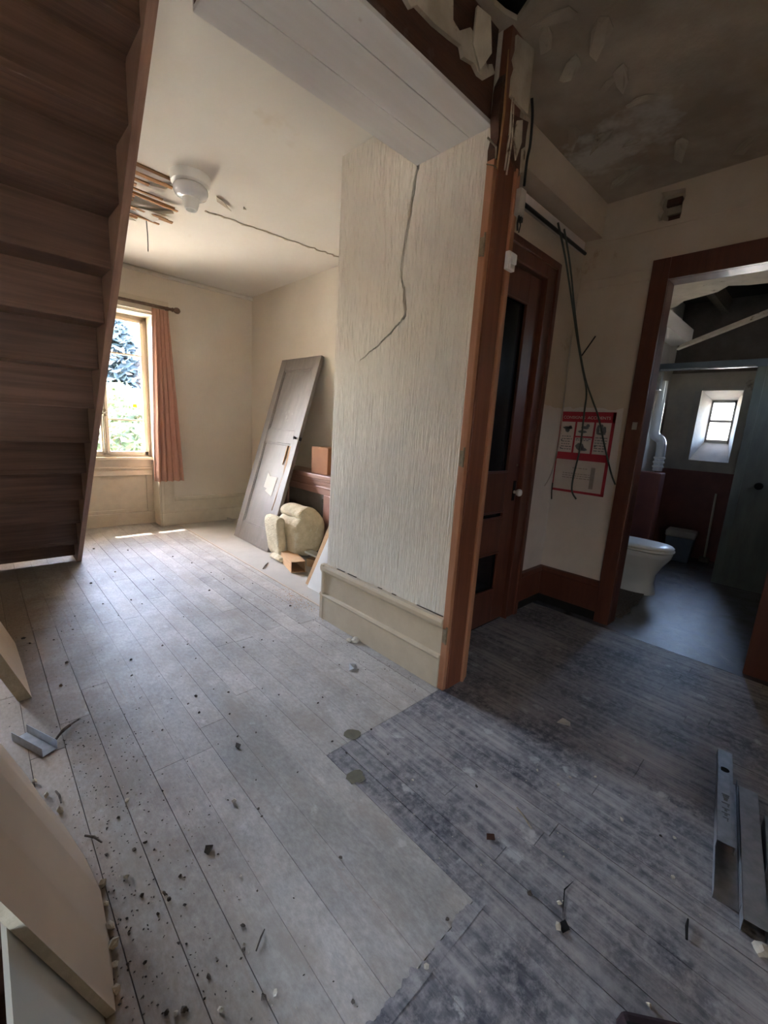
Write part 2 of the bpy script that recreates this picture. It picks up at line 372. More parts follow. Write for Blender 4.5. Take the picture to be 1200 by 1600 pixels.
while x0 < 3.25:
    x1 = x0+.075; ya, yb = -1.6, (1.235 if x1 < 1.90 else 1.535)
    row(dark_me, x0, min(x1, 3.26), ya, yb, (.9, 2.2)); x0 = x1
MB().box(1.79, 2.77, 2.33, 5.53, -.02, .001).build('hearth_slab', M['hearth'], floor)
MB().box(1.785, 1.797, 2.33, 5.53, -.02, .003).build('threshold_strip', M['beige'], floor)

# ceilings
lath_hole = [(.45,3.30),(.95,3.32),(1.10,3.40),(1.16,3.47),(1.13,3.56),(1.02,3.60),(1.06,3.72),(1.24,3.78),(1.30,3.90),(1.20,4.02),(1.08,4.15),(.45,4.22)]
ceiling = sheet([(-3.1,1.3),(1.73,1.3),(1.73,1.72),(2.85,1.72),(2.85,5.6),(-3.1,5.6)], [lath_hole, [(-.47,1.305),(.64,1.305),(.64,1.98),(-.47,1.98)]], lambda x, y: (x,y,H), (0,0,.02), 'ceiling', M['ceil_white'], **ST)
MB().box(-3.1, 2.85, 2.0, 5.95, H+.035, H+.2).box(.66,2.85,1.69,2.0,H+.035,H+.2).build('upper_deck', M['ceil_white'], ceiling)
lath_me = MB().box(0,1,-.014,.014,-.004,.004).mesh('lath')
rr = random.Random(3)
for i in range(15):
    y = 3.37+i*.058; xe = [1.13,1.15,1.12,1.02,.96,1.16,1.26,1.24,1.03,1.0,1.28,1.30,1.26,1.12,1.05][i]
    o = link('lath', lath_me, M['lath'], ceiling); x0 = .42
    o.location = (x0, y, H+.012-rr.choice((0,.01,.03))); o.scale = (xe-x0+rr.uniform(-.02,.03), 1, 1); o.rotation_euler = (rr.uniform(-.15,.15), rr.uniform(0,.03), rr.uniform(-.04,.04))
# torn paper hanging under the laths, peeled seam and little flakes
def flake(pts, mt, par, name='peeled_flake', th=.003):
    return MB().prism(pts, (0,0,th)).build(name, mt, par)
flake([(1.0,4.0,H-.02),(1.12,3.92,H-.035),(1.28,3.98,H-.01),(1.2,4.08,H-.045),(1.05,4.12,H-.02)], M['ceil_white'], ceiling)
flake([(.95,4.12,H-.02),(1.1,4.16,H-.05),(1.03,4.25,H-.03),(.93,4.22,H-.01)], M['plaster'], ceiling)
flake([(1.40,3.34,H-.012),(1.46,3.36,H-.018),(1.56,3.45,H-.02),(1.44,3.42,H-.006)], M['plaster'], ceiling)
flake([(1.60,3.33,H-.01),(1.63,3.35,H-.012),(1.62,3.38,H-.006)], M['plaster'], ceiling)
rr = random.Random(11); up = []; dn = []
for i in range(36):
    t = i/35; x = 1.44+t*1.3; y = 3.64-.12*t+rr.uniform(-.012,.012); w = .006+rr.random()*.012
    up.append((x,y+w,H-.001)); dn.append((x,y-w*.4,H-.001))
MB().prism(up+dn[::-1], (0,0,-.005)).build('peeled_seam', M['plaster'], ceiling)

hole2 = [(1.48,1.17),(1.53,1.14),(1.555,1.16),(1.57,1.08),(1.60,1.10),(1.615,1.04),(1.64,1.09),(1.655,1.07),(1.69,1.14),(1.715,1.19),(1.66,1.21),(1.6,1.22)]
ceiling_2 = sheet([(-3.1,-1.7),(3.46,-1.7),(3.46,1.6),(1.9,1.6),(1.9,1.3),(-3.1,1.3)], [hole2, [(-.47,.2),(.64,.2),(.64,1.295),(-.47,1.295)]], lambda x, y: (x,y,HC), (0,0,.02), 'ceiling.001', M['ceil_stain'], **ST)
MB().box(.66, 3.46, -1.7, 1.72, HC+.06, HC+.2).box(-3.1,-.49,-1.7,1.3,HC+.1,HC+.2).box(-.49,.66,-1.7,.2,HC+.1,HC+.2).build('upper_deck', M['void'], ceiling_2)
MB().box(3.46, 6.7, -.8, 1.8, 3.1, 3.3).box(-.49,-.47,.18,2.0,H,4.3).box(.64,.66,.18,2.0,H,4.3).box(-.47,.64,.18,.2,H,4.3).box(-.47,.64,1.98,2.0,H,4.3).box(-.49,.66,.18,2.0,4.3,4.32).build('stairwell', M['stringer'], ceiling_2)
rr = random.Random(5)
for (x, y, s, a) in [(1.99,.97,.06,.5),(2.24,.97,.05,.2),(2.26,1.04,.035,1.2),(2.45,.95,.05,2.2),(2.06,1.12,.05,.9),(1.80,1.05,.07,2.4),(1.86,1.14,.05,.3),(2.62,1.20,.06,1.0),(2.75,1.08,.045,2.0),(2.95,.9,.06,.1),(3.05,1.2,.07,1.4),(1.35,.9,.06,.2),(1.12,1.05,.07,.9),(1.5,.86,.05,1.8),(2.5,1.3,.06,.4),(3.15,.65,.05,.7)]:
    c, sn = math.cos(a), math.sin(a); P = []
    for j in range(7):
        an = j/7*2*math.pi; r = s*rr.uniform(.55,1.1); px, py = r*math.cos(an)*1.5, r*math.sin(an)*.7
        P.append((x+c*px-sn*py, y+sn*px+c*py, HC-.002-max(0,px)*.45))
    flake(P, M['ceil_stain'] if rr.random() < .65 else M['plaster'], ceiling_2, th=-.003)

# walls of the bright room
NX0, NX1, WY = .62, 1.60, 5.534
ww = MB(); ww.box(-3.1, -1.7, WY, 5.97, -.1, 3.1); ww.box(-.8, NX0, WY, 5.97, -.1, 3.1); ww.box(-1.7, -.8, WY, 5.97, 2.43, 3.1); ww.box(-1.7, -.8, WY, 5.97, -.1, .80); ww.box(NX1, 2.9, WY, 5.97, -.1, 3.1); ww.box(NX0, NX1, WY, 5.97, 2.43, 3.1)
wall_window = ww.build('wall_window', M['room_paper'], **ST)
MB().box(2.77, 2.95, 2.2, 5.97, -.1, 3.1).build('wall_right', M['room_paper'], **ST)
MB().box(-3.1, -3.0, -1.7, 5.97, -.1, 3.1).build('wall_left', M['room_paper'], **ST)
BW = [(2.11,2.29,1.58,1.82),(-1.73,-.97,.45,1.25)]
wall_back = sheet([(-3.1,-.1),(3.46,-.1),(3.46,3.1),(-3.1,3.1)], [[(a,c),(b,c),(b,d),(a,d)] for a,b,c,d in BW], lambda x, z: (x,-1.6,z), (0,-.2,0), 'wall_back', M['corr_upper'], **ST)
for nm, (a,b,c,d) in zip(('fill_window_3','fill_window_5'), BW):  # both windows are unseen, added behind the camera for fill light
    w3 = root(nm, kind='structure')
    MB().box(a,a+.025,-1.72,-1.68,c,d).box(b-.025,b,-1.72,-1.68,c,d).box(a,b,-1.72,-1.68,c,c+.025).box(a,b,-1.72,-1.68,d-.025,d).build('frame', M['cream'], w3)
    MB().box(a+.01,b-.01,-1.702,-1.698,c+.01,d-.01).build('pane', M['glass'], w3)
# pillar: plaster skin with a real crack cut through it, solid core behind
ctr = [(1.668,2.66),(1.688,2.60),(1.718,2.417),(1.753,2.17),(1.745,2.12),(1.722,2.06),(1.702,1.937),(1.737,1.90),(1.905,1.801),(2.08,1.718)]
wd = [.008,.009,.011,.009,.005,.009,.010,.006,.005,.001]
rr = random.Random(9); L = []; Rr = []
for i in range(len(ctr)-1):
    a, b = Vector(ctr[i]), Vector(ctr[i+1]); n = 5; q = Vector((-(b-a).y, (b-a).x)).normalized()
    for j in range(n):
        t = j/n; p = a.lerp(b, t)+q*rr.uniform(-.004,.004); w = wd[i]*(1-t)+wd[i+1]*t
        L.append(tuple(p+q*w)); Rr.append(tuple(p-q*w))
crack = L+[ctr[-1]]+Rr[::-1]
pil = sheet([(1.25,0),(2.30,0),(2.30,3.05),(1.25,3.05)], [crack], lambda y, z: (1.714,y,z), (.02,0,0), 'wall_pillar', M['ribbed'], **ST)
MB().box(1.735, 2.9, 1.62, 2.299, 0, 3.05).box(1.735, 1.93, 1.252, 1.62, 0, 3.05).build('pillar_core', M['plaster'], pil)
# skirting of the pillar with its moulded cap, ridge and a dark gap on top
prof = [(0,0),(.030,0),(.030,.165),(.036,.175),(.030,.188),(.018,.192),(.018,.335),(.024,.345),(.034,.352),(.036,.375),(.028,.392),(0,.395)]
bb = MB().sweep(prof, (1.714,1.252,0), (1.714,2.336,0), (-1,0,0)); bb.sweep(prof, (1.68,2.30,0), (2.3,2.30,0), (0,1,0))
base_p = bb.build('baseboard_pillar', M['beige'], bevel=.002, **ST)
rr = random.Random(2)
for i, y in enumerate((1.27,1.36,1.62,1.74,1.98,2.1)):
    MB().box(1.706, 1.7135, y, y+rr.uniform(.03,.10), .3952, .398).build('caulk_gap', M['crumb_dark'], base_p)
pw = [(0,0),(.026,0),(.026,.155),(.016,.165),(.016,.30),(.026,.315),(.024,.345),(0,.35)]
b2 = MB().sweep(pw, (1.75,WY,0), (2.77,WY,0), (0,-1,0)); b2.build('baseboard_window', M['cream'], bevel=.002, **ST)
MB().sweep(pw, (2.77,4.45,0), (2.77,WY,0), (-1,0,0)).build('baseboard_right', M['cream'], bevel=.002, **ST)
MB().sweep([(0,0),(.03,0),(.02,.03),(0,.05)], (-3,WY,H-.05), (2.77,WY,H-.05), (0,-1,0)).build('trim_1', M['ceil_white'], **ST)

# window in its panelled niche
win = root('window_1', kind='structure')
CX = 1.11
MB().box(NX0-.15, NX0, WY-.02, WY+.01, 0, 2.58).box(NX1, NX1+.15, WY-.02, WY+.01, 0, 2.58).box(NX0, NX1, WY-.02, WY+.01, 2.43, 2.58).build('casing', M['cream'], win, bevel=.004)
MB().box(NX1+.03, NX1+.12, WY-.028, WY-.019, .17, 2.5).box(NX1-.004, NX1+.156, WY-.034, WY-.02, 0, .15).build('casing_moulding', M['cream'], win, bevel=.003)
MB().box(NX0, NX1, 5.79, 5.97, -.02, .785).build('apron', M['cream'], win)
am = MB()
for a, b, z0, z1 in ((NX0+.02, NX1-.02, .60, .66),): am.box(a, b, 5.765, 5.79, z0, z1)
am.box(NX0, NX1, 5.755, 5.79, .0, .15).box(NX0+.02, NX0+.09, 5.775, 5.79, .15, .60).box(NX1-.09, NX1-.02, 5.775, 5.79, .15, .60).box(NX0+.09, NX1-.09, 5.782, 5.79, .15, .19)
am.box(NX0+.02, NX1-.02, 5.772, 5.79, .675, .70); am.build('apron_panel', M['cream'], win, bevel=.004)
MB().box(NX0, NX1, 5.74, 5.97, .785, .82).build('sill', M['cream'], win, bevel=.006)
MB().box(NX1-.016, NX1, WY, 5.79, 0, 2.43).box(NX0, NX0+.016, WY, 5.79, 0, 2.43).box(NX0, NX1, WY, 5.79, 2.415, 2.43).build('reveal', M['cream'], win)
fr = MB(); y0, y1 = 5.80, 5.86
fr.box(NX0, NX0+.045, y0, y1, .82, 2.43).box(NX1-.045, NX1, y0, y1, .82, 2.43).box(NX0, NX1, y0, y1, 2.385, 2.43).box(NX0, NX1, y0, y1, .82, .84)
fr.build('frame', M['cream'], win, bevel=.004)
for side in (0, 1):
    a = NX0+.046 if side == 0 else CX+.001; b = CX-.001 if side == 0 else NX1-.046
    s = MB(); ya, yb = 5.785, 5.835
    s.box(a, a+.04, ya, yb, .842, 2.384).box(b-.04, b, ya, yb, .842, 2.384).box(a, b, ya, yb, 2.345, 2.384).box(a, b, ya, yb, .842, .885)
    sash = s.build('sash', M['cream'], win, bevel=.004)
    zs = [.885, 1.25, 1.985, 2.345]
    for i in range(3):
        MB().box(a+.038, b-.038, 5.808, 5.812, zs[i]-.002, zs[i+1]+.002).build('pane', M['glass'], sash)
        if i: MB().box(a+.04, b-.04, 5.79, 5.83, zs[i]-.009, zs[i]+.009).build('glazing_bar', M['cream'], sash)
MB().box(CX-.022, CX+.022, 5.765, 5.785, .86, 2.36).build('cover_strip', M['cream'], win, bevel=.003)
MB().tube([(CX,5.758,.87),(CX,5.758,2.34)], .007).box(CX-.014,CX+.014,5.75,5.766,1.28,1.36).tube([(CX,5.75,1.32),(CX+.01,5.70,1.32),(CX-.06,5.695,1.30)], .008).build('espagnolette', M['iron'], win, smooth=40)
MB().box(1.41, 1.452, 5.8045, 5.807, 1.40, 1.437).build('sticker', M['yellow'], win, label='small yellow sticker on the middle pane')

w4 = root('fill_window_4', kind='structure')  # unseen window added behind the stairs to light the pillar
MB().box(-1.7,-1.65,5.80,5.86,.80,2.43).box(-.85,-.8,5.80,5.86,.80,2.43).box(-1.65,-.85,5.80,5.86,.80,.86).box(-1.65,-.85,5.80,5.86,2.37,2.43).box(-1.29,-1.21,5.80,5.86,.86,2.37).build('frame', M['cream'], w4)
for a, b in ((-1.65,-1.29),(-1.21,-.85)): MB().box(a,b,5.826,5.83,.86,2.37).build('pane', M['glass'], w4)
# beam between the rooms: dark timber core, three white soffit boards, torn plaster
beam = MB().box(.64, 1.70, 1.262, 1.68, 2.640, HC+.02).box(-3.0,-.47,1.262,1.68,2.64,H+.02).build('trim_2', M['beam_wood'], **ST)
for a, b in ((1.258,1.372),(1.375,1.535),(1.538,1.69)):
    MB().box(.64, 1.713, a, b, 2.622+random.uniform(-.002,.002), 2.640).build('soffit_board', M['beam_white'], beam, bevel=.002)
MB().box(.64, 1.713, 1.68, 1.69, 2.640, H).build('fascia_board', M['beam_white'], beam)
low = ragged((.6,2.70), (1.40,2.755), 14, .02, 1)+ragged((1.40,2.755), (1.66,2.735), 6, .015, 2)
hi = [(1.68,2.79),(1.655,2.81),(1.62,2.79),(1.58,2.83),(1.50,2.845),(1.44,2.80),(1.40,2.81),(1.39,2.88),(1.33,2.93),(1.2,2.96),(.6,2.96)]
sheet(low+hi, [], lambda x, z: (x,1.245,z), (0,.016,0), 'torn_plaster', M['plaster'], beam)
sheet(ragged((.5,2.70),(1.05,2.72),8,.02,4)+ragged((1.05,2.72),(1.2,2.96),5,.02,5)+[(.5,2.96)], [], lambda x, z: (x,1.232,z), (0,.012,0), 'torn_plaster', M['ceil_stain'], beam)
MB().prism([(1.50,1.22,2.90),(1.56,1.20,2.89),(1.60,1.21,2.80),(1.57,1.235,2.74),(1.52,1.24,2.80)], (.004,.012,0)).build('plaster_chunk', M['plaster'], beam)

# post at the end of the pillar, doubled boards
post = root('trim_3', kind='structure')
MB().box(1.690, 1.716, 1.214, 1.252, 0, 2.50).build('edge_board', M['brown_edge'], post, bevel=.003)
MB().box(1.716, 1.838, 1.208, 1.252, 0, HC).build('face_board', M['brown'], post, bevel=.003)
MB().box(1.838, 1.856, 1.196, 1.252, 0, 2.50).box(1.856, 1.876, 1.204, 1.252, 0, 2.50).box(1.876, 1.90, 1.212, 1.252, 0, 2.50).build('moulding', M['brown_edge'], post, bevel=.005)
sheet(ragged((1.74,2.72),(1.74,HC-.002),7,.012,3)+[(1.875,HC-.002),(1.88,2.72)], [], lambda x, z: (x,1.198,z), (0,.012,0), 'plaster_patch', M['plaster'], post)
sheet(ragged((1.76,2.55),(1.78,2.70),5,.015,6)+[(1.895,2.70)]+ragged((1.895,2.70),(1.9,2.50),4,.01,7)+[(1.86,2.47)], [], lambda x, z: (x,1.2,z), (0,.01,0), 'plaster_patch', M['beam_wood'], post)
for pts in ([(1.80,2.66),(1.84,2.68),(1.85,2.60),(1.82,2.52),(1.79,2.58)], [(1.86,2.58),(1.885,2.60),(1.89,2.50),(1.868,2.49)]):
    MB().prism([(x,1.194,z) for x, z in pts], (0,.01,0)).build('plaster_patch', M['plaster'], post)
for x, z0, z1 in ((1.700,2.44,2.86),(1.757,2.46,2.74),(1.775,2.45,2.72)):
    MB().tube([(x,1.204,z0),(x+.006,1.2,(z0+z1)/2),(x-.004,1.202,z1)], [.004,.006,.002], 5).build('splinter', M['baretimber'] if x == 1.7 else M['plaster'], post)
for z in (2.11, 1.19, .27):
    h = MB().box(1.684, 1.700, 1.226, 1.244, z, z+.075).tube([(1.686,1.222,z-.004),(1.686,1.222,z+.09)], .005, 6)
    h.build('hinge', M['iron'], post)
MB().tube([(1.68,1.2,2.47),(1.66,1.19,2.50),(1.61,1.2,2.515)], .004, 5).tube([(1.69,1.2,2.44),(1.65,1.19,2.43),(1.62,1.2,2.425)], .0025, 5).build('wire_stub', M['iron'], post)
sheet(ragged((1.69,2.48),(1.69,2.80),8,.012,12)+[(1.718,2.80),(1.718,2.48)], [], lambda x, z: (x,1.21,z), (0,.04,0), 'edge_board', M['beam_wood'], post)

# corridor: door wall, bulkhead, poster wall
dw = MB().box(2.93, 3.36, 1.535, 1.62, 0, 3.05).box(1.93, 2.93, 1.535, 1.62, 2.47, 3.05).build('wall_door', M['corr_upper'], **ST)
sheet([(2.955,.32),(3.338,.32)]+ragged((3.338,1.578),(2.955,1.575),9,.012,21), [], lambda x, z: (x,1.5345,z), (0,-.003,0), 'lower_paper', M['corr_lower'], dw)
MB().box(1.9, 3.34, 1.415, 1.535, 2.745, HC+.03).build('trim_4', M['corr_upper'], **ST)
px = [(-1.6,0),(.15,0),(.15,2.40),(.97,2.40),(.97,0),(1.62,0),(1.62,3.05),(-1.6,3.05)]
whole = ragged((1.085,2.93),(1.075,2.76),5,.012,31)+ragged((1.075,2.76),(.955,2.745),4,.008,32)+ragged((.955,2.745),(.945,2.945),5,.008,33)
pw_ = sheet(px, [whole], lambda y, z: (3.34,y,z), (.12,0,0), 'wall_poster', M['corr_upper'], **ST)
MB().box(3.40, 3.455, .92, 1.11, 2.72, 2.96).build('hole_back', M['plaster'], pw_)
for i, z in enumerate((2.745, 2.795, 2.85)): MB().box(3.375, 3.42, .95+.01*i, 1.03+.012*i, z, z+.042).build('brick', M['beam_wood'] if i != 1 else M['plaster'], pw_, bevel=.004)
sheet([(1.056,.31),(1.535,.31)]+ragged((1.535,1.585),(1.056,1.578),10,.010,22), [], lambda y, z: (3.3395,y,z), (-.003,0,0), 'lower_paper', M['corr_lower'], pw_)
MB().box(3.334, 3.341, -1.6, 1.415, 2.715, 2.745).box(3.336,3.341,1.06,1.53,2.475,2.481).box(3.336,3.341,1.06,1.53,2.41,2.416).build('picture_rail', M['corr_upper'], pw_)
# skirting raised over a black gap where the floor strip is gone
pb = [(0,.075),(.022,.075),(.022,.27),(.03,.28),(.026,.31),(0,.318)]
MB().sweep(pb, (3.34,1.535,0), (3.34,1.055,0), (-1,0,0)).sweep(pb, (2.985,1.535,0), (3.34,1.535,0), (0,-1,0)).build('baseboard_corridor', M['brown_dark'], bevel=.003, **ST)
MB().box(3.334, 3.342, 1.0, 1.535, .0, .076).box(2.94, 3.34, 1.528, 1.537, .0, .076).build('trim_5', M['void'], **ST)

# brown half-glazed door in its frame
dr = root('door_1', kind='structure')
MB().box(2.775, 2.935, 1.50, 1.56, 0, 2.47).box(1.93, 2.775, 1.50, 1.56, 2.345, 2.47).box(1.93,1.96,1.50,1.56,0,2.345).build('door_frame', M['brown_dark'], dr, bevel=.004)
MB().box(2.90, 2.945, 1.488, 1.51, 0, 2.48).box(1.93, 2.90, 1.488, 1.51, 2.435, 2.48).box(2.775,2.79,1.488,1.51,0,2.36).box(1.96,2.775,1.488,1.51,2.345,2.36).build('frame_moulding', M['brown_dark'], dr, bevel=.005)
X0, X1, A, B = 1.962, 2.773, 2.12, 2.625
lf = MB(); ya, yb = 1.525, 1.565
lf.box(X0,A,ya,yb,.012,2.343).box(B,X1,ya,yb,.012,2.343)
for z0, z1 in ((.012,.26),(.545,.785),(.838,1.10),(2.175,2.343)): lf.box(A,B,ya,yb,z0,z1)
leaf = lf.build('door_leaf', M['brown_dark'], dr, bevel=.004)
md = MB()
for z0, z1 in ((.26,.545),(.785,.838),(1.10,2.175)):
    md.box(A,B,ya-.006,ya+.012,z0,z0+.014).box(A,B,ya-.006,ya+.012,z1-.014,z1).box(A,A+.014,ya-.006,ya+.012,z0,z1).box(B-.014,B,ya-.006,ya+.012,z0,z1)
md.build('glazing_bead', M['brown_dark'], leaf, bevel=.004)
for z0, z1 in ((.26,.545),(.785,.838),(1.10,2.175)): MB().box(A,B,1.545,1.551,z0,z1).build('dark_pane', M['darkglass'], leaf)
MB().lathe([(.0,0),(.012,0),(.010,.02),(.022,.032),(.026,.045),(.022,.058),(.008,.064)], (2.73,1.525,.962), (0,-1,0), 16).build('knob', M['white'], leaf, smooth=50, label='white porcelain door knob')
MB().box(2.715,2.745,1.519,1.526,.90,1.04).build('lock_plate', M['void'], leaf, bevel=.002)
MB().lathe([(0,0),(.008,0),(.008,.006),(0,.007)], (2.735,1.525,1.15), (0,-1,0), 8).build('screw', M['iron'], leaf)
MB().box(1.93, 2.94, 1.57, 1.62, 0, 2.5).build('room_behind', M['void'], dr)

# bathroom doorway casing
dc = root('door_2', kind='structure')
MB().box(3.315, 3.345, .955, 1.058, 0, 2.52).build('casing', M['brown_dark'], dc, bevel=.004)
MB().box(3.315, 3.345, .045, .165, 0, 2.52).build('casing', M['brown_dark'], dc, bevel=.004)
MB().box(3.315, 3.345, .165, .955, 2.39, 2.52).build('head_casing', M['brown_dark'], dc, bevel=.004)
MB().box(3.345, 3.47, .955, .97, 0, 2.40).box(3.345, 3.47, .15, .165, 0, 2.40).box(3.345,3.47,.165,.955,2.39,2.405).build('jamb_lining', M['brown_dark'], dc)
MB().box(3.306, 3.316, .985, 1.015, 1.44, 1.49).build('latch_plate', M['whitecable'], dc, bevel=.002)

# bathroom shell
MB().box(3.262, 6.6, -.7, 1.7, -.08, .002).build('floor.001', M['bath_floor'], **ST)
MB().box(3.46, 6.5, 1.60, 1.70, 0, 3.2).build('wall_bath_left', M['bath_wall'], **ST)
sheet([(3.46,0),(6.5,0),(6.5,3.2),(3.46,3.2)], [[(4.6,2.03),(5.0,2.03),(5.0,2.37),(4.6,2.37)]], lambda x, z: (x,-.6,z), (0,-.2,0), 'wall_bath_right', M['bath_wall'], **ST)
w6 = root('fill_window_6', kind='structure')  # added side window, out of view, giving the bathroom extra light
MB().box(4.6,4.63,-.72,-.68,2.03,2.37).box(4.97,5.0,-.72,-.68,2.03,2.37).box(4.6,5.0,-.72,-.68,2.03,2.06).box(4.6,5.0,-.72,-.68,2.34,2.37).build('frame', M['cream'], w6)
MB().box(4.62,4.98,-.702,-.698,2.05,2.35).build('pane', M['glass'], w6)
OY0, OY1, OZ0, OZ1 = .87, 1.26, 1.19, 2.01
fw = sheet([(-.7,0),(1.7,0),(1.7,3.2),(-.7,3.2)], [[(OY0,OZ0),(OY1,OZ0),(OY1,OZ1),(OY0,OZ1)]], lambda y, z: (6.39,y,z), (.30,0,0), 'wall_bath_far', M['bath_wall'], **ST)
MB().box(6.378, 6.391, -.6, 1.6, 2.22, 3.02).build('dark_upper_panel', M['slate'], fw)  # dark panel over the upper part of the far wall
MB().box(6.375, 6.391, -.6, 1.6, 0, 1.04).build('wainscot', M['bath_red'], fw)
MB().box(6.365, 6.392, -.6, 1.6, 1.04, 1.065).build('dado_cap', M['bath_red'], fw, bevel=.004)
w2 = root('window_2', kind='structure')
iy0, iy1, iz0, iz1 = .945, 1.19, 1.415, 1.925
xi, xo = 6.385, 6.66
def rev(name, a, b, c, d):   # splayed reveal slab between the inner and outer opening
    off = Vector((0, (.5*(a[1]+b[1])-1.065)*.35, (.5*(a[2]+b[2])-1.6)*.12))
    MB().hexa([a,b,c,d], [Vector(p)+off for p in (a,b,c,d)]).build(name, M['bath_wall'] if name == 'sill' else M['plaster2'], w2)
M['plaster2'] = mat('reveal_plaster', (.40,.38,.35), (.34,.32,.29), ns=6, rough=.9, bump=.2)
rev('reveal', (xi,OY0,OZ0),(xi,OY0,OZ1),(xo,iy0,iz1),(xo,iy0,iz0))
rev('reveal', (xi,OY1,OZ0),(xi,OY1,OZ1),(xo,iy1,iz1),(xo,iy1,iz0))
rev('reveal', (xi,OY0,OZ1),(xi,OY1,OZ1),(xo,iy1,iz1),(xo,iy0,iz1))
rev('sill', (xi,OY0,OZ0),(xi,OY1,OZ0),(xo,iy1,iz0),(xo,iy0,iz0))
MB().box(6.37,6.392,OY0-.0,OY1+.03,OZ1,OZ1+.028).box(6.37,6.392,OY1,OY1+.03,OZ0,OZ1).build('reveal_edge', M['plaster2'], w2)
zc = (iz0+iz1)/2+.005
MB().box(6.655,6.70,iy0-.01,iy0+.022,iz0,iz1).box(6.655,6.70,iy1-.018,iy1+.01,iz0,iz1).box(6.655,6.70,iy0,iy1,iz0,iz0+.035).box(6.655,6.70,iy0,iy1,iz1-.03,iz1).build('frame', M['plaster2'], w2, bevel=.003)
MB().box(6.66,6.69,iy0,iy1,zc-.016,zc+.016).build('glazing_bar', M['plaster2'], w2)
for a, b in ((iz0+.03, zc-.01), (zc+.01, iz1-.025)): MB().box(6.672,6.676,iy0+.015,iy1-.012,a,b).build('pane', M['glass'], w2)
M['bath_ceil'] = mat('bath_ceiling', (.66,.58,.46), (.50,.43,.33), ns=4, rough=.9, bump=.4, third=((.22,.17,.12), 4.5, .62))
rag = ragged((5.0,-.6),(4.75,.9),10,.07,41)+ragged((4.75,.9),(5.3,1.6),6,.05,42)
bc = sheet([(3.46,1.6),(3.46,-.6)]+rag+[(5.3,1.6)], [], lambda x, y: (x,y,2.70), (0,0,.03), 'ceiling.002', M['bath_ceil'], **ST)
MB().box(3.46, 6.5, -.7, 1.7, 3.02, 3.1).build('upper_deck', M['void'], bc)
for i in range(4): MB().box(3.46, 6.39, -.35+.5*i, -.28+.5*i, 2.86, 3.02).build('joist', M['crumb_dark'], bc)
MB().box(3.6, 6.1, 1.40, 1.60, 2.50, 2.66).build('trim_6', M['beam_white'], **ST)

# outside
MB().box(-3.4, 3.4, 5.97, 6.86, 2.78, 2.95).build('sky_blocking_eave', M['render'], **ST)  # unseen eave, put in to cut high sky light at the window
M['gravel'] = mat('pale_gravel', (.34,.32,.28), (.26,.25,.21), ns=9, rough=.95, bump=.4)
MB().box(-60, 60, -60, 60, -1.3, -1.0).build('ground', M['gravel'], **ST)

# ================================================================== THINGS
# staircase seen from beneath
stc = root('staircase', (.12, 3.2, 0), label='dark brown wooden staircase seen from beneath, rising at the left', cat='staircase')
def L3(m): # shift world geometry into the root's own coordinates
    m.v = [(x-.12, y-3.2, z) for x, y, z in m.v]; return m
rise, going, Y0 = .2308, .2115, 4.60
SX0, SX1 = -.42, .585
n = 17
for i in range(n):
    yr = Y0-going*i           # riser face
    z0 = rise*i; z1 = rise*(i+1)
    if True:
        L3(MB().box(SX0-.01, SX1+.012, yr-.012, yr+.008, z0+(.045 if i == 0 else -.005), z1-.03)).build('riser', M['stair'], stc)
    if i < n:
        L3(MB().box(SX0-.01, SX1+.012, yr-going-.014, yr+.035, z1-.032, z1)).build('tread', M['stair'], stc, bevel=.004)
for xa, xb in ((.585,.622), (SX0-.035, SX0)):
    def yy(z, o): return Y0-going/rise*z+o
    pts = [(xa, yy(0,.02), 0), (xa, yy(0,-.09), 0), (xa, yy(3.9,-.105), 3.9), (xa, yy(3.9,.16), 3.9), (xa, yy(.32,.16), .32), (xa, yy(0,.16)-.0, .05), (xa, yy(0,.16), 0)]
    L3(MB().prism(pts, (xb-xa,0,0))).build('stringer', M['stringer'], stc, bevel=.003)

# ceiling light
lamp = root('ceiling_lamp', (1.19, 3.24, H), label='white flush ceiling lamp with dish and cup beside the bare laths', cat='lamp'); lamp.scale = (.72,.72,.70)
MB().lathe([(.0,0),(.172,0),(.172,-.03),(.165,-.075),(.14,-.085),(.0,-.086)], n=36).build('base', M['white'], lamp, smooth=40)
MB().lathe([(.118,-.08),(.145,-.10),(.148,-.13),(.135,-.165),(.10,-.185),(.06,-.195),(.0,-.196)], n=36).build('dish', M['ceramic'], lamp, smooth=50)
MB().lathe([(.074,-.19),(.066,-.24),(.052,-.285),(.046,-.287),(.05,-.24),(.05,-.195)], n=28).build('cup', M['white'], lamp, smooth=40)
wh = MB().tube([(1.18,4.18,H-.005),(1.185,4.18,H-.12),(1.183,4.18,H-.24)], .0035, 6).build('wire', M['blackcable'], None, smooth=60, label='short wire hanging from the bare laths of the white ceiling', cat='wire')

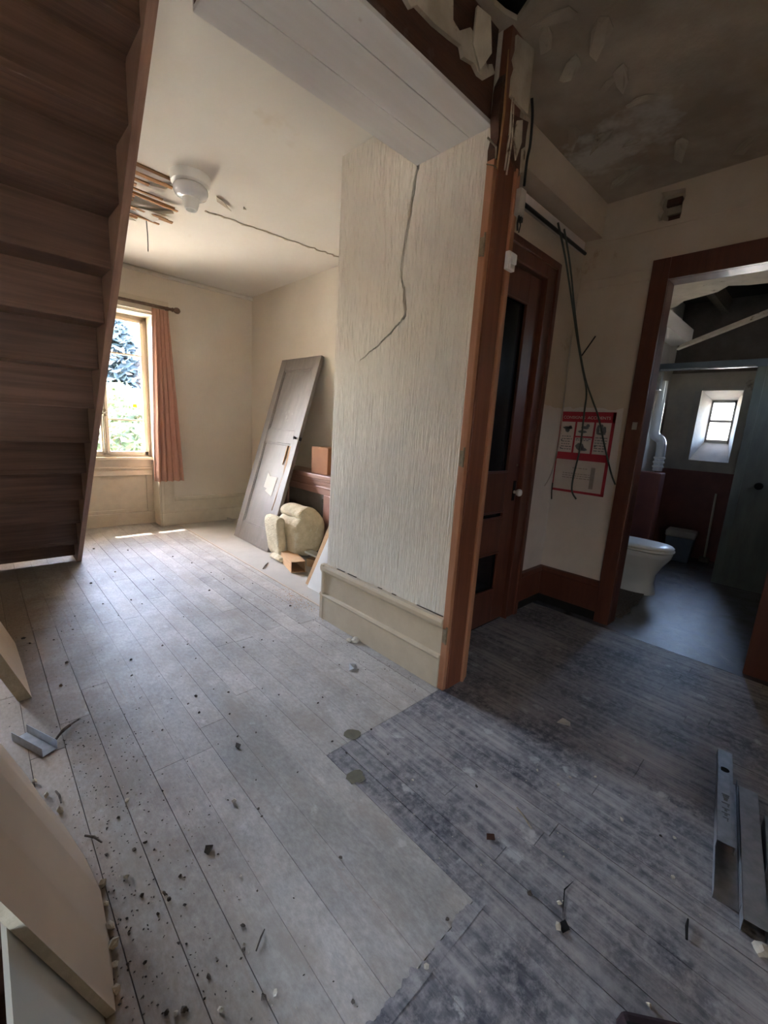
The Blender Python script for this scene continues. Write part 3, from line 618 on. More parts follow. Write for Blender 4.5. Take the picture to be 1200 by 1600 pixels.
# curtain and rod
rod = root('curtain_rod', (1.1, 5.45, 2.50), label='dark wooden curtain rod with round finial above the window', cat='curtain rod')
MB().tube([(-.75,0,0),(.66,0,0)], .016, 14).build('pole', M['rod'], rod, smooth=40)
for s in (-1, 1):
    MB().lathe([(.0,0),(.018,0),(.024,.01),(.018,.022),(.030,.04),(.034,.06),(.028,.08),(.012,.092),(0,.095)], (.66 if s > 0 else -.75,0,0), (s,0,0), 14).build('finial', M['rod'], rod, smooth=50)
    MB().box(.62*s-.012-(0 if s > 0 else .08),.62*s+.012-(0 if s > 0 else .08),0,.075,-.02,.02).build('bracket', M['rod'], rod, bevel=.003)
MB().box(-.70,.50,.008,.03,-.065,-.02).build('pelmet_strip', M['cream'], rod)
cm = MB(); NU, NV = 60, 22; vs = []; fs = []
for j in range(NV+1):
    t = j/NV; z = 2.475-t*1.915; a = 1.555-.045*t; b = 1.725+.105*t
    for i in range(NU+1):
        u = i/NU; ph = u*2*math.pi*4.5
        vs.append((a+(b-a)*u+.006*math.sin(ph*2+t), 5.45+(.020+.012*t)*math.sin(ph+.6*math.sin(2*t))+.008*math.sin(ph*2.3+3*t), z+.004*math.sin(ph)))
for j in range(NV):
    for i in range(NU): fs.append((j*(NU+1)+i, j*(NU+1)+i+1, (j+1)*(NU+1)+i+1, (j+1)*(NU+1)+i))
cu = cm.add(vs, fs).build('curtain', M['curtain'], smooth=180, label='salmon pleated curtain hanging at right of the tall window', cat='curtain')
sd = cu.modifiers.new('s', 'SOLIDIFY'); sd.thickness = .003

# loose grey panel door leaning in the alcove
ld = bpy.data.objects.new('panel_door', None); COL.objects.link(ld)
put(ld, 'grey two-panel door leaning against the alcove wall', 'door')
lean = math.atan2(.60, 2.03); u = Vector((0,-1,0)); v = Vector((math.sin(lean),0,math.cos(lean))); nn = u.cross(v)
mm = Matrix((u, v, nn)).transposed().to_4x4(); mm.translation = (2.115, 4.67, .012); ld.matrix_world = mm
DW, DH, T = .79, 2.12, .04
for a in (0, DW-.115): MB().box(a,a+.115,0,DH,-T,0).build('stile', M['greydoor'], ld, bevel=.003)
for z0, z1 in ((0,.20),(1.15,1.29),(1.985,DH)): MB().box(.115,DW-.115,z0,z1,-T,-.001).build('rail', M['greydoor'], ld, bevel=.003)
for z0, z1 in ((.20,1.15),(1.29,1.985)):
    pn = MB().box(.115,DW-.115,z0,z1,-.028,-.014).build('panel', M['greydoor'], ld)
    q = MB()
    q.box(.115,.135,z0,z1,-.014,-.005).box(DW-.135,DW-.115,z0,z1,-.014,-.005).box(.135,DW-.135,z0,z0+.02,-.014,-.005).box(.135,DW-.135,z1-.02,z1,-.014,-.005)
    q.build('bead', M['greydoor'], pn, bevel=.004)
for pts in ([(.66,1.12),(.69,1.13),(.705,.95),(.69,.80),(.672,.9)], [(.615,1.13),(.628,1.13),(.625,.98),(.618,.92)], [(.68,.78),(.69,.80),(.665,.5),(.655,.42)]):
    MB().prism([(a,b,-.012) for a, b in pts], (0,0,.013)).build('split', M['baretimber'], ld)
MB().prism([(.37,.81,-.008),(.42,.77,-.011),(.58,.775,-.009),(.555,.56,-.012),(.40,.605,-.007),(.425,.63,-.010),(.35,.64,-.011)], (0,0,.002)).build('paper_note', M['paper'], ld, label='torn white paper note stuck on the lower panel')
MB().box(DW-.06,DW+.012,1.20,1.235,-.032,-.008).lathe([(0,0),(.012,0),(.012,.03),(0,.03)], (DW-.05,1.22,0), (0,0,1), 8).build('lock', M['void'], ld)
for a, b in ((DW-.10,1.24),(DW-.075,1.235),(DW-.09,1.21)): MB().lathe([(0,0),(.006,0),(.005,.002),(0,.0025)], (a,b,0), (0,0,1), 8).build('screw_hole', M['void'], ld)

# fireplace surround with carton on its mantel
fp = root('fireplace', (2.655, 3.85, 0), label='pink-brown fireplace surround behind the leaning grey door', cat='fireplace')
MB().box(-.17,.112,-.56,.56,.80,.845).box(-.15,.112,-.53,.53,.775,.80).build('mantel', M['marble'], fp, bevel=.006)
MB().box(-.12,.112,-.50,.50,.64,.775).box(-.128,-.12,-.5,.5,.70,.72).box(-.134,-.12,-.5,.5,.74,.775).build('frieze', M['marble'], fp, bevel=.004)
for a, b in ((-.50,-.34),(.34,.50)): MB().box(-.12,.112,a,b,0,.64).build('leg', M['marble'], fp, bevel=.005)
MB().box(-.10,-.07,-.345,.345,.0,.64).build('fire_board', M['slate'], fp)
MB().box(-.112,-.10,-.33,-.30,.1,.6).build('board_edge', M['crumb_dark'], fp)
cb = root('carton', (2.63, 3.60, .845), .06, 'closed brown carton standing on the fireplace mantel', 'box')
MB().box(-.10,.10,-.13,.13,.0,.27).build('body', M['cardbox'], cb, bevel=.004)
MB().box(-.102,.102,-.012,.012,.268,.2725).build('tape', M['cardboard'], cb)

# rolled mineral wool
def wool_mesh(cl, th, yA, yB, seed, ny=7):
    m = MB(); k = len(cl); ring = []
    for i, p in enumerate(cl):
        p = Vector(p); t = (Vector(cl[min(i+1,k-1)])-Vector(cl[max(i-1,0)])).normalized(); q = Vector((-t.y,t.x)); ring.append(p+q*th*.5)
    for i, p in reversed(list(enumerate(cl))):
        p = Vector(p); t = (Vector(cl[min(i+1,k-1)])-Vector(cl[max(i-1,0)])).normalized(); q = Vector((-t.y,t.x)); ring.append(p-q*th*.5)
    nr = len(ring); vs = []
    for j in range(ny+1):
        y = yA+(yB-yA)*j/ny
        for p in ring:
            nz = noise.noise_vector(Vector((p.x*9, y*9+seed, p.y*9)))*.016
            vs.append((p.x+nz.x, y+nz.y*1.2, max(.004, p.y+nz.z)))
    fs = [tuple(range(nr)), tuple(ny*nr+i for i in range(nr))[::-1]]
    for j in range(ny):
        for i in range(nr): fs.append((j*nr+i, j*nr+(i+1)%nr, (j+1)*nr+(i+1)%nr, (j+1)*nr+i))
    return m.add(vs, fs)
rl = root('insulation_roll', (2.29, 3.6, 0), label='cream mineral wool roll lying between leaning door and pillar', cat='insulation')
cl = []
for i in range(46):
    a = i/45*2*math.pi*2.3; r = .012+.200*(i/45)**.8
    cl.append((r*math.cos(a+.4)*.80+.03, .275+r*math.sin(a+.4)*1.08))
parts = [(cl, .095, -.20, .22, 1, 'roll'), ([(-.16,.03),(-.175,.15),(-.20,.27),(-.215,.38),(-.20,.44)], .085, -.05, .22, 5, 'loose_end'),
    ([(-.10,.04),(-.09,.16),(-.11,.28),(-.13,.37)], .07, -.18, .1, 9, 'loose_end'), ([(-.26,.03),(-.20,.05),(-.13,.045)], .05, -.12, .1, 13, 'tuft')]
for c, th, ya, yb, sd_, nm in parts:
    o = wool_mesh(c, th, ya, yb, sd_).build(nm, M['wool'], rl, smooth=180)
    ss = o.modifiers.new('ss', 'SUBSURF'); ss.levels = 1; ss.render_levels = 1

# open carton offcut, grey board, leaning white panel and plank by the pillar
oc = root('cardboard_sleeve', (2.12, 3.42, 0), math.radians(-15), 'open-ended tan cardboard sleeve lying before the wool roll', 'box')
for nm, b in (('bottom',(-.065,.065,-.22,.22,0,.004)),('top',(-.065,.065,-.22,.20,.098,.102)),('side',(-.067,-.063,-.22,.22,0,.10)),('side',(.063,.067,-.22,.22,0,.10))):
    MB().box(*b).build(nm, M['cardboard'], oc)
MB().hexa([(-.065,-.22,.0),(.065,-.22,0),(.065,-.216,0),(-.065,-.216,0)], [(-.05,-.29,.03),(.06,-.30,.02),(.06,-.296,.02),(-.05,-.286,.03)]).build('flap', M['cardboard'], oc)
gb = root('board_offcut', (2.31, 3.22, .0), math.radians(20), 'small pale grey board offcut propped on cardboard sleeve', 'board')
MB().hexa([(-.06,-.17,.075),(.06,-.17,.06),(.06,.14,.115),(-.06,.14,.13)], [(-.06,-.17,.095),(.06,-.17,.08),(.06,.14,.135),(-.06,.14,.15)]).build('board', M['gypsum_green'], gb, bevel=.002)
MB().box(-.05,.05,-.12,.12,0,.072).build('block', M['cardboard'], gb)
sheet([(2.86,0),(2.42,.80),(2.33,.74),(2.33,.0)], [], lambda y, z: (1.93,y,z), (.014,0,0), 'white_panel', M['white'], label='white board offcut standing on edge against the far side of pillar', cat='board')
sheet([(2.93,0),(2.45,.92),(2.40,.90),(2.86,0)], [], lambda y, z: (1.96,y,z), (.03,0,0), 'plank_offcut', M['cardboard'], label='narrow tan plank slanting behind the white board offcut', cat='plank')

# poster
ps = root('poster', (3.336, 1.34, 1.25), label='red and white French first aid poster on the corridor wall', cat='poster')
# local: y to the viewer's left, z up
PW, PH = .205, .305
MB().box(-.002,0,-PW,PW,-PH,PH).build('sheet', M['poster'], ps)
rd = MB(); e = -.0032
rd.box(e,-.002,-PW,PW,PH-.075,PH).box(e,-.002,-PW,-PW+.022,-PH,PH).box(e,-.002,PW-.022,PW,-PH,PH-.0).box(e,-.002,-PW,PW,-PH,-PH+.018).box(e,-.002,-PW,PW,-.055,0)
rd.box(e,-.002,.062,.076,0,.23).box(e,-.002,-.076,-.062,0,.23).box(e,-.002,-.062,.062,.115,.127)
rd.build('red_bands', M['red'], ps, label='red frame and bands')
def text(body, size, loc, mt, par, name='lettering'):
    c = bpy.data.curves.new('t', 'FONT'); c.body = body; c.size = size; c.align_x = 'CENTER'; c.extrude = .0004
    o = bpy.data.objects.new('t', c); COL.objects.link(o)
    bpy.context.view_layer.update(); dg = bpy.context.evaluated_depsgraph_get()
    me = bpy.data.meshes.new_from_object(o.evaluated_get(dg)); bpy.data.objects.remove(o)
    rot = Matrix(((0,0,-1),(-1,0,0),(0,1,0))).to_4x4()   # text x -> -y, y -> z, faces -x
    me.transform(Matrix.Translation(loc) @ rot)
    return link(name, me, mt, par)
text('CONSIGNES  ACCIDENTS', .030, (-.0036,0,PH-.052), M['poster'], ps)
ik = MB(); rr = random.Random(4)
def lines(y0, y1, z0, z1, n, m):
    for i in range(n):
        z = z1-(z1-z0)*(i+.5)/n; y = y1
        while y > y0+.01:
            ln = rr.uniform(.008,.028); b = max(y-ln, y0); m.box(-.0028,-.002,b,y,z-.003,z+.003); y = b-.006
lines(.085,.165,.015,.13,6,ik); lines(-.17,-.085,.015,.13,6,ik); lines(-.055,.055,.09,.113,2,ik)
for (cy, cz, sx, sz) in ((.13,.185,.04,.010),(.13,.17,.018,.02),(.11,.19,.014,.012),(.0,.19,.03,.012),(.015,.16,.035,.01),(-.02,.205,.014,.012),(.02,.05,.035,.025),(.0,.03,.04,.012),(-.12,.19,.012,.03),(-.095,.18,.012,.035),(-.14,.175,.014,.03),(-.12,.15,.035,.008),(.165,.09,.006,.006),(.165,.03,.006,.006),(-.09,.06,.008,.01)):
    MB().prism([(-.0029,cy+sx*a,cz+sz*b) for a, b in ((-1,-.3),(-.5,-1),(.6,-.8),(1,.1),(.4,1),(-.6,.8))], (.001,0,0)).build('pictogram', M['ink'], ps)
ik.build('print', M['ink'], ps, kind='stuff')
sk = MB(); lines(-.06,.05,-.125,-.105,1,sk); lines(-.10,.12,-.20,-.15,3,sk); sk.box(-.0028,-.002,-.12,-.09,-.26,-.10); sk.build('faded_print', M['ink_soft'], ps, kind='stuff')

# cables and switch gear in the corridor
def cable(pts, r, mt, label, nm='cable'):
    return MB().tube(smooth_path(pts), r, 8).build(nm, mt, None, smooth=60, label=label, cat='cable')
def smooth_path(P, k=5):
    P = [Vector(p) for p in P]; o = []
    for i in range(len(P)-1):
        a = P[max(i-1,0)]; b = P[i]; c = P[i+1]; d = P[min(i+2,len(P)-1)]
        for j in range(k):
            t = j/k; o.append(.5*((2*b)+(c-a)*t+(2*a-5*b+4*c-d)*t*t+(3*b-a-3*c+d)*t**3))
    return o+[P[-1]]
cable([(2.76,1.46,2.66),(2.93,1.47,2.52),(3.08,1.46,2.30),(3.22,1.44,2.05),(3.29,1.40,1.85),(3.31,1.36,1.70),(3.315,1.355,1.55),(3.315,1.347,1.29),(3.31,1.363,1.07),(3.315,1.36,.96),(3.30,1.314,.905)], .0065, M['cable'], 'grey cable hanging from the trunking down across the poster')
cable([(2.84,1.455,2.65),(3.00,1.46,2.48),(3.14,1.45,2.22),(3.25,1.43,2.0),(3.31,1.385,1.80),(3.315,1.31,1.64),(3.315,1.25,1.52),(3.318,1.17,1.30),(3.32,1.10,1.12),(3.318,1.062,1.05)], .006, M['cable'], 'grey cable swinging right from the trunking towards the doorway')
cable([(3.29,1.425,1.95),(3.29,1.40,1.99),(3.295,1.372,2.04),(3.29,1.345,2.08)], .005, M['blackcable'], 'short black wire branching from the hanging cables')
cable([(3.30,1.525,2.1),(3.315,1.525,1.8),(3.32,1.522,1.57),(3.32,1.515,1.40),(3.32,1.52,1.26),(3.315,1.53,1.15),(3.27,1.528,1.05),(3.20,1.528,.98)], .0045, M['whitecable'], 'thin white cable in the corridor corner left of the poster')
cable([(3.325,1.525,1.0),(3.32,1.52,.93),(3.325,1.515,.87)], .005, M['blackcable'], 'frayed dark cable end in the corner below the poster')
cable([(1.885,1.19,2.78),(1.905,1.19,2.72),(1.912,1.19,2.62),(1.90,1.19,2.55),(1.90,1.19,2.45)], .006, M['blackcable'], 'black cable looping down the top of the brown post')
tr = root('trunking', (2.3, 1.42, 2.66), label='grey cable trunking running along under the corridor bulkhead', cat='trunking')
MB().box(-.42,.94,.07,.115,-.01,.045).build('channel', M['corr_lower'], tr, bevel=.003)
MB().tube([(-.42,.06,-.025),(.2,.055,-.03),(.94,.06,-.03)], .011, 8).build('pipe', M['blackcable'], tr, smooth=50)
jb = root('junction_box', (1.885, 1.19, 2.38), label='white junction box dangling beside the top of the post', cat='junction box')
MB().box(-.022,.024,-.012,.018,-.055,.05).build('box', M['whitecable'], jb, bevel=.004)
MB().tube([(0,0,-.055),(-.006,0,-.085),(.004,.002,-.115)], .004, 6).tube([(.012,0,-.055),(.02,0,-.09),(.012,0,-.12)], .003, 6).build('wires', M['blackcable'], jb)
MB().box(.012,.03,-.004,.01,-.075,-.055).build('clip', M['blackcable'], jb)
sk_ = root('wall_socket', (1.845, 1.196, 2.12), label='white switch block screwed to the brown post by door top', cat='switch')
MB().box(-.030,.030,-.022,0,-.036,.040).build('plate', M['white'], sk_, bevel=.004)
MB().box(-.014,.020,-.034,-.022,-.012,.030).box(-.02,.014,-.03,-.022,-.034,-.012).build('rocker', M['white'], sk_, bevel=.003)

# bathroom things
def loft(rings, n=28, p=2.3):
    m = MB(); vs = []; fs = []
    for cx, cy, rx, ry, z in rings:
        for k in range(n):
            a = 2*math.pi*k/n; c, s = math.cos(a), math.sin(a)
            vs.append((cx+rx*math.copysign(abs(c)**(2/p), c), cy+ry*math.copysign(abs(s)**(2/p), s), z))
    for i in range(len(rings)-1):
        for k in range(n): fs.append((i*n+k, i*n+(k+1)%n, (i+1)*n+(k+1)%n, (i+1)*n+k))
    return m.add(vs, fs+[tuple(range(n))[::-1], tuple((len(rings)-1)*n+k for k in range(n))])
tl = root('toilet', (4.40, 1.16, .002), label='white toilet with closed lid inside the dark bathroom doorway', cat='toilet')
loft([(0,-.0,.14,.235,0),(0,-.0,.135,.23,.03),(0,.0,.125,.21,.10),(0,.0,.13,.215,.18),(0,-.015,.155,.24,.27),(0,-.03,.185,.275,.35),(0,-.03,.19,.285,.395),(0,-.03,.185,.28,.405)]).build('bowl', M['ceramic'], tl, smooth=50)
loft([(0,-.03,.185,.285,.408),(0,-.03,.195,.295,.414),(0,-.03,.195,.295,.424),(0,-.03,.188,.288,.43)]).build('seat', M['white'], tl, smooth=50)
loft([(0,-.03,.19,.288,.436),(0,-.03,.192,.29,.445),(0,-.03,.18,.275,.458),(0,-.02,.12,.2,.464)]).build('lid', M['white'], tl, smooth=50)
MB().box(-.20,.20,.27,.43,.40,.76).build('tank', M['ceramic'], tl, bevel=.02)
MB().box(-.21,.21,.26,.435,.76,.79).build('tank_lid', M['ceramic'], tl, bevel=.01)
MB().lathe([(0,0),(.025,0),(.025,.012),(0,.018)], (0,.34,.79), (0,0,1), 14).build('flush_button', M['metal'], tl)
hb = root('shower_frame', (5.4, 1.1, 0), label='metal shower partition frame spanning the back of the bathroom', cat='frame')
MB().box(-.03,.03,-.50,.46,2.12,2.19).build('top_rail', M['blue'], hb, bevel=.004)
MB().box(-.03,.03,.40,.46,0.0,2.12).build('post', M['metal'], hb, bevel=.004)
MB().box(-.035,.035,.34,.40,1.92,2.11).build('corner_bracket', M['metal'], hb, bevel=.006)
MB().tube([(-.045,-.42,2.125),(-.045,.36,2.125)], .008, 8).build('curtain_rail', M['metal'], hb, smooth=50)
gp = root('partition_panel', (5.41, .05, 0), label='grey-green partition panel at right of the shower frame', cat='panel')
MB().box(-.02,.02,-.64,.62,.0,2.13).build('board', M['green_panel'], gp, bevel=.003)
MB().box(-.03,-.02,.55,.62,0,2.13).box(-.03,-.02,-.64,.55,.0,.09).build('batten', M['green_panel'], gp)
MB().lathe([(0,0),(.035,0),(.03,.02),(0,.024)], (-.02,.42,1.02), (-1,0,0), 12).build('hole_cover', M['void'], gp)
pp = root('waste_pipe', (5.75, 1.44, 0), label='white waste pipe with ringed sleeve on the bathroom left wall', cat='pipe')
MB().tube(smooth_path([(-.06,.06,2.05),(-.06,.06,1.6),(-.05,.055,1.46),(0,0,1.40),(.0,-.02,1.30),(0,-.02,1.05)]), .05, 14).build('pipe', M['ceramic'], pp, smooth=60)
for z in (1.10, 1.15, 1.20): MB().lathe([(.05,-.012),(.058,-.008),(.058,.008),(.05,.012)], (0,-.02,z), (0,0,1), 18).build('ring', M['white'], pp, smooth=50)
MB().box(-.10,.10,-.09,.155,0,1.03).build('boxing', M['bath_red'], pp, bevel=.01)
bn = root('pedal_bin', (6.05, 1.12, .002), .1, 'small blue-grey bin on the far bathroom floor', 'bin')
MB().hexa([(-.10,-.12,0),(.10,-.12,0),(.10,.12,0),(-.10,.12,0)], [(-.12,-.14,.29),(.12,-.14,.29),(.12,.14,.29),(-.12,.14,.29)]).build('body', M['blue'], bn, bevel=.012)
MB().box(-.128,.128,-.15,.15,.29,.37).build('lid', M['bath_wall'], bn, bevel=.02)
ml = root('mop', (6.25, .885, .002), label='thin pole leaning upright on the bathroom red wainscot', cat='mop')
MB().tube([(0,0,.05),(.09,.03,.82)], .011, 8).build('handle', M['whitecable'], ml, smooth=50)
MB().box(-.03,.03,-.05,.05,0,.06).build('head', M['crumb_dark'], ml, bevel=.01)
bt = MB().hexa([(5.55,1.40,2.36),(5.63,1.40,2.36),(5.63,1.36,2.41),(5.55,1.36,2.41)], [(5.75,.70,2.68),(5.83,.70,2.68),(5.83,.66,2.74),(5.75,.66,2.74)]).build('fallen_batten', M['plaster'], label='grey batten hanging aslant under the broken bathroom ceiling', cat='batten')
rg = MB(); rg.add([(4.0+.03*math.cos(a*.5), 0, 0) for a in ()], [])
rag_ = ragged((3.55,.93),(4.35,.98),8,.03,61)+ragged((4.35,.98),(4.3,1.30),5,.03,62)+ragged((4.3,1.30),(3.58,1.32),8,.03,63)+[(3.52,1.1)]
sheet(rag_, [], lambda x, y: (x,y,.003), (0,0,.012), 'dark_floor_patch', M['crumb_dark'], label='dark ragged patch on the floor around the toilet foot', cat='floor_patch')  # thin dark ragged sheet laid around the toilet foot

# steel profiles on the floor at right
def channel(m, L, w, h, th, down):
    """U profile along x, open upward unless down"""
    z = h-th if down else 0
    m.box(0,L,-w/2,w/2,z,z+th).box(0,L,-w/2,-w/2+th,0,h).box(0,L,w/2-th,w/2,0,h); return m
dA = math.atan2(.075,.50)
a = root('steel_profile', (1.525, -.012, 0), math.atan2(.06,.42), 'wide open steel track lying under the holed stud at right', 'steel profile', 'steel profiles on the dark floor')
channel(MB(), .62, .066, .03, .0012, False).build('track', M['metal'], a)
b_ = root('steel_profile', (1.70, .022, .031), dA, 'steel stud with an oval hole on top of the profile pile', 'steel profile', 'steel profiles on the dark floor')
channel(MB(), .56, .050, .032, .0012, True).build('stud', M['metal'], b_)
MB().lathe([(0,0),(.016,0),(.016,.0006),(0,.0008)], (.42,.002,.0322), (0,0,1), 18).build('hole', M['void'], b_)
for y in (-.016, .016): MB().box(0,.56,y-.0012,y+.0012,.0315,.033).build('rib', M['metal'], b_)
st = MB(); rr = random.Random(8)
for x, s in ((.255,.02),(.235,.012),(.205,.02),(.175,.018),(.15,.02),(.125,.014)):
    st.box(x,x+.006,-s*.6,s*.6,.0318,.0325).box(x-.012,x,-s*.5 if rr.random()<.5 else s*.2,-s*.25 if rr.random()<.5 else s*.45,.0318,.0325)
st.build('stamped_marks', M['ink'], b_)
c_ = root('steel_profile', (1.475, -.082, 0), math.atan2(.085,.60), 'long upturned steel track, rightmost full length of the pile', 'steel profile', 'steel profiles on the dark floor')
channel(MB(), .62, .058, .045, .0012, True).build('track', M['metal'], c_)
d_ = root('steel_profile', (1.74, -.112, 0), math.atan2(.03,.24), 'short steel offcut at the right edge of the photo', 'steel profile', 'steel profiles on the dark floor')
channel(MB(), .24, .06, .05, .0012, True).build('track', M['metal'], d_)

# left foreground: boards leaning, track offcut
def lean_board(name, base, hgt, th, k, mt, label, edge=None, zt=None):
    """board on edge along the floor polyline base, leaning left by k per metre"""
    r = root(name, (base[0][0], base[0][1], 0), label=label, cat='board')
    ox, oy = base[0]
    lo_f = [(x-ox, y-oy, .002) for x, y in base]; d = Vector((-k*hgt, 0, hgt)); t = Vector((-th, 0, -th*k))
    n = len(base); V = []
    for p in lo_f:
        p = Vector(p); V += [p, p+d, p+d+t, p+t+Vector((0,0,th*k))]
    fs = [(0,1,2,3), (4*(n-1)+3,4*(n-1)+2,4*(n-1)+1,4*(n-1))]
    for i in range(n-1):
        a, b = 4*i, 4*(i+1)
        for j in range(4): fs.append((a+j, b+j, b+(j+1)%4, a+(j+1)%4))
    MB().add(V, fs).build('face', mt, r)
    if edge:
        p = Vector(lo_f[0]); o = Vector((0,-.0015,0))
        MB().prism([p+o, p+d+o, p+d+t+o, p+t+Vector((0,0,th*k))+o], (0,.0016,0)).build('cut_edge', edge, r)
    return r
A_ = lean_board('plasterboard', [(.122,.905),(.142,1.05),(.152,1.22),(.138,1.36),(.107,1.53),(.070,1.68),(.035,1.86),(-.03,2.10),(-.07,2.26)], 1.0, .018, .35, M['gypsum'], 'large tan plasterboard leaning at the lower left corner', M['gypsum_edge'])
rr = random.Random(14)
for i, (x, y) in enumerate([(.150,1.17),(.154,1.24),(.146,1.10),(.143,1.05),(.138,1.0),(.128,.945),(.10,1.60),(.075,1.70),(.05,1.80)]):
    o = link('torn_edge', blob(i, 1, .4), M['gypsum_edge'], A_); s = rr.uniform(.006,.013)
    o.location = (x-.122+.004, y-.905, s*.8); o.scale = (s, s*1.3, s)
lean_board('plasterboard', [(.100,.30),(.100,.96)], .385, .008, .35, M['gypsum_green'], 'pale grey-green board strip below the tan plasterboard', M['gypsum_edge'])
lean_board('insulated_board', [(.097,2.40),(.088,2.75),(.077,3.06),(.026,3.43),(-.02,3.7)], .62, .05, .35, M['gypsum'], 'thick cream board leaning at left edge before the stairs', M['gypsum_edge'])
for i, (y, z, w) in enumerate(((.55,0,.12),(.72,.30,.08),(.95,.0,.22))):
    MB().box(-.95,-.045 if z < .1 else -.09,y,y+w,z,z+(.30 if z < .1 else .05)).build('timber_batten', M['beam_wood'], bevel=.003, label=('dark timber batten on floor nearest the lower left corner','dark timber batten crossing on top of two others','dark timber batten on floor behind the tan plasterboard')[i], cat='batten', group='battens behind the plasterboard')
tk = root('track_offcut', (.115, 1.935, .002), math.atan2(.187,-.082), 'short galvanised track offcut on the pale boards', 'steel profile')
channel(MB(), .20, .055, .038, .0014, False).build('track', M['metal'], tk)
MB().tube(smooth_path([(.135,1.985,.012),(.165,2.02,.02),(.20,2.055,.016),(.236,2.09,.006)]), [.005]*5+[.007]*5+[.004]*5+[.002], 6).build('stick', M['crumb_dark'], label='dark bent stick beside the galvanised track offcut', cat='stick')
bg_ = root('bag', (1.042, .044, 0), math.radians(-51.5), 'dark maroon bag cut off by the bottom edge', 'bag')
MB().hexa([(-.098,-.16,0),(.14,-.16,0),(.14,.006,0),(-.098,.006,0)], [(-.09,-.155,.05),(.132,-.155,.05),(.132,0,.05),(-.09,0,.05)]).build('body', M['maroon'], bg_, bevel=.010)
MB().box(-.088,.13,-.03,-.024,.049,.053).build('seam', M['void'], bg_)

# ------------------------------------------------------------------ debris on the floor
DARK = [(0.532,2.488,0.0129),(0.495,2.320,0.0122),(0.712,2.547,0.0133),(0.830,2.477,0.0088),(0.263,2.653,0.0179),(0.210,2.429,0.0167),(0.328,2.330,0.0081),(0.589,2.001,0.0074),(0.636,1.913,0.0109),(0.396,1.846,0.0069),(0.489,1.801,0.0103),(0.219,1.903,0.0070),(0.302,1.836,0.0069),(0.355,1.711,0.0066),(0.390,1.470,0.0091),(0.571,3.386,0.0110),(0.609,3.127,0.0103),(0.739,3.351,0.0165),(0.786,4.051,0.0195),(0.777,4.863,0.0229),(0.580,3.864,0.0185),(0.985,3.694,0.0121),(0.781,3.237,0.0107),(0.940,2.864,0.0099),(0.117,3.098,0.0202),(0.139,3.006,0.0148),(0.294,3.076,0.0101),(0.350,3.066,0.0101),(0.390,3.273,0.0106),(0.245,2.982,0.0098),(1.255,3.220,0.0166),(1.388,2.940,0.0105),(1.599,3.172,0.0114),(1.204,2.267,0.0087),(1.252,2.210,0.0086),(1.075,2.245,0.0127),(1.020,2.364,0.0087),(0.966,1.809,0.0073),(1.005,1.711,0.0108),(1.163,1.559,0.0106),(1.120,1.536,0.0105),(0.820,1.883,0.0110),(0.755,1.723,0.0104),(0.791,1.536,0.0066),(0.719,1.564,0.0098),(1.200,1.232,0.0098),(1.017,1.282,0.0095),(1.023,1.191,0.0093),(0.812,1.233,0.0060),(0.671,1.301,0.0060),(0.651,1.818,0.0141),(0.685,1.950,0.0148),(0.879,1.607,0.0068),(1.412,1.746,0.0078),(1.615,2.604,0.0150),(0.811,2.292,0.0083),(0.774,1.953,0.0075),(0.187,1.331,0.0114),(0.255,1.292,0.0141),(0.287,1.297,0.0113),(0.302,1.255,0.0084),(0.335,1.120,0.0107),(0.289,1.074,0.0105),(0.284,1.098,0.0105),(0.235,1.136,0.0106),(0.255,1.056,0.0078),(0.184,1.055,0.0077),(0.273,0.949,0.0075),(0.149,1.070,0.0078),(0.208,0.828,0.0119),(0.237,0.806,0.0119),(0.245,1.449,0.0119),(0.293,1.537,0.0093),(0.317,1.030,0.0103),(0.197,0.961,0.0100),(0.164,0.985,0.0075),(0.392,0.825,0.0097),(0.385,0.704,0.0141),(0.416,0.877,0.0099),(0.303,0.830,0.0096),(0.540,0.559,0.0093),(0.732,0.855,0.0105),(0.619,1.181,0.0085),(0.613,1.146,0.0084),(1.306,0.735,0.0121),(1.097,0.400,0.0133),(1.635,0.187,0.0095),(0.852,0.519,0.0100),(0.388,4.812,0.0150),(1.024,4.660,0.0148),(1.385,3.953,0.0132),(1.426,3.609,0.0123),(1.451,3.399,0.0118),(1.307,4.235,0.0139)]
PALE = [(0.215,1.216,0.0164),(0.284,1.502,0.0152),(0.567,1.262,0.0173),(0.468,1.001,0.0104),(0.300,0.749,0.0141),(1.134,0.913,0.0089),(1.139,0.326,0.0134),(0.724,0.486,0.0120),(1.571,0.618,0.0129),(1.566,0.526,0.0128),(1.596,0.302,0.0126),(1.495,0.118,0.0121),(1.080,0.073,0.0129),(1.663,0.151,0.0096),(0.222,0.810,0.0119),(0.410,0.694,0.0117),(1.030,1.061,0.0090),(1.156,1.599,0.0071),(1.642,0.513,0.0098),(1.726,0.444,0.0100)]
blobs = [blob(100+i, 1, .4) for i in range(5)]
pblobs = [blob(200+i, 1, .4) for i in range(4)]
for b in blobs: b.materials.append(M['crumb_dark'])
for b in pblobs: b.materials.append(M['crumb_pale'])
rr = random.Random(33)
def crumb(me, x, y, s, label, group, flat=.5):
    o = bpy.data.objects.new('crumb', me); COL.objects.link(o); s = min(s*.62, .012)
    o.scale = (s*rr.uniform(.7,1.2), s*rr.uniform(.6,1), s*flat); o.location = (x, y, s*flat*.8)
    o.rotation_euler = (0, 0, rr.uniform(0, 6.3)); put(o, label, 'crumb', group)
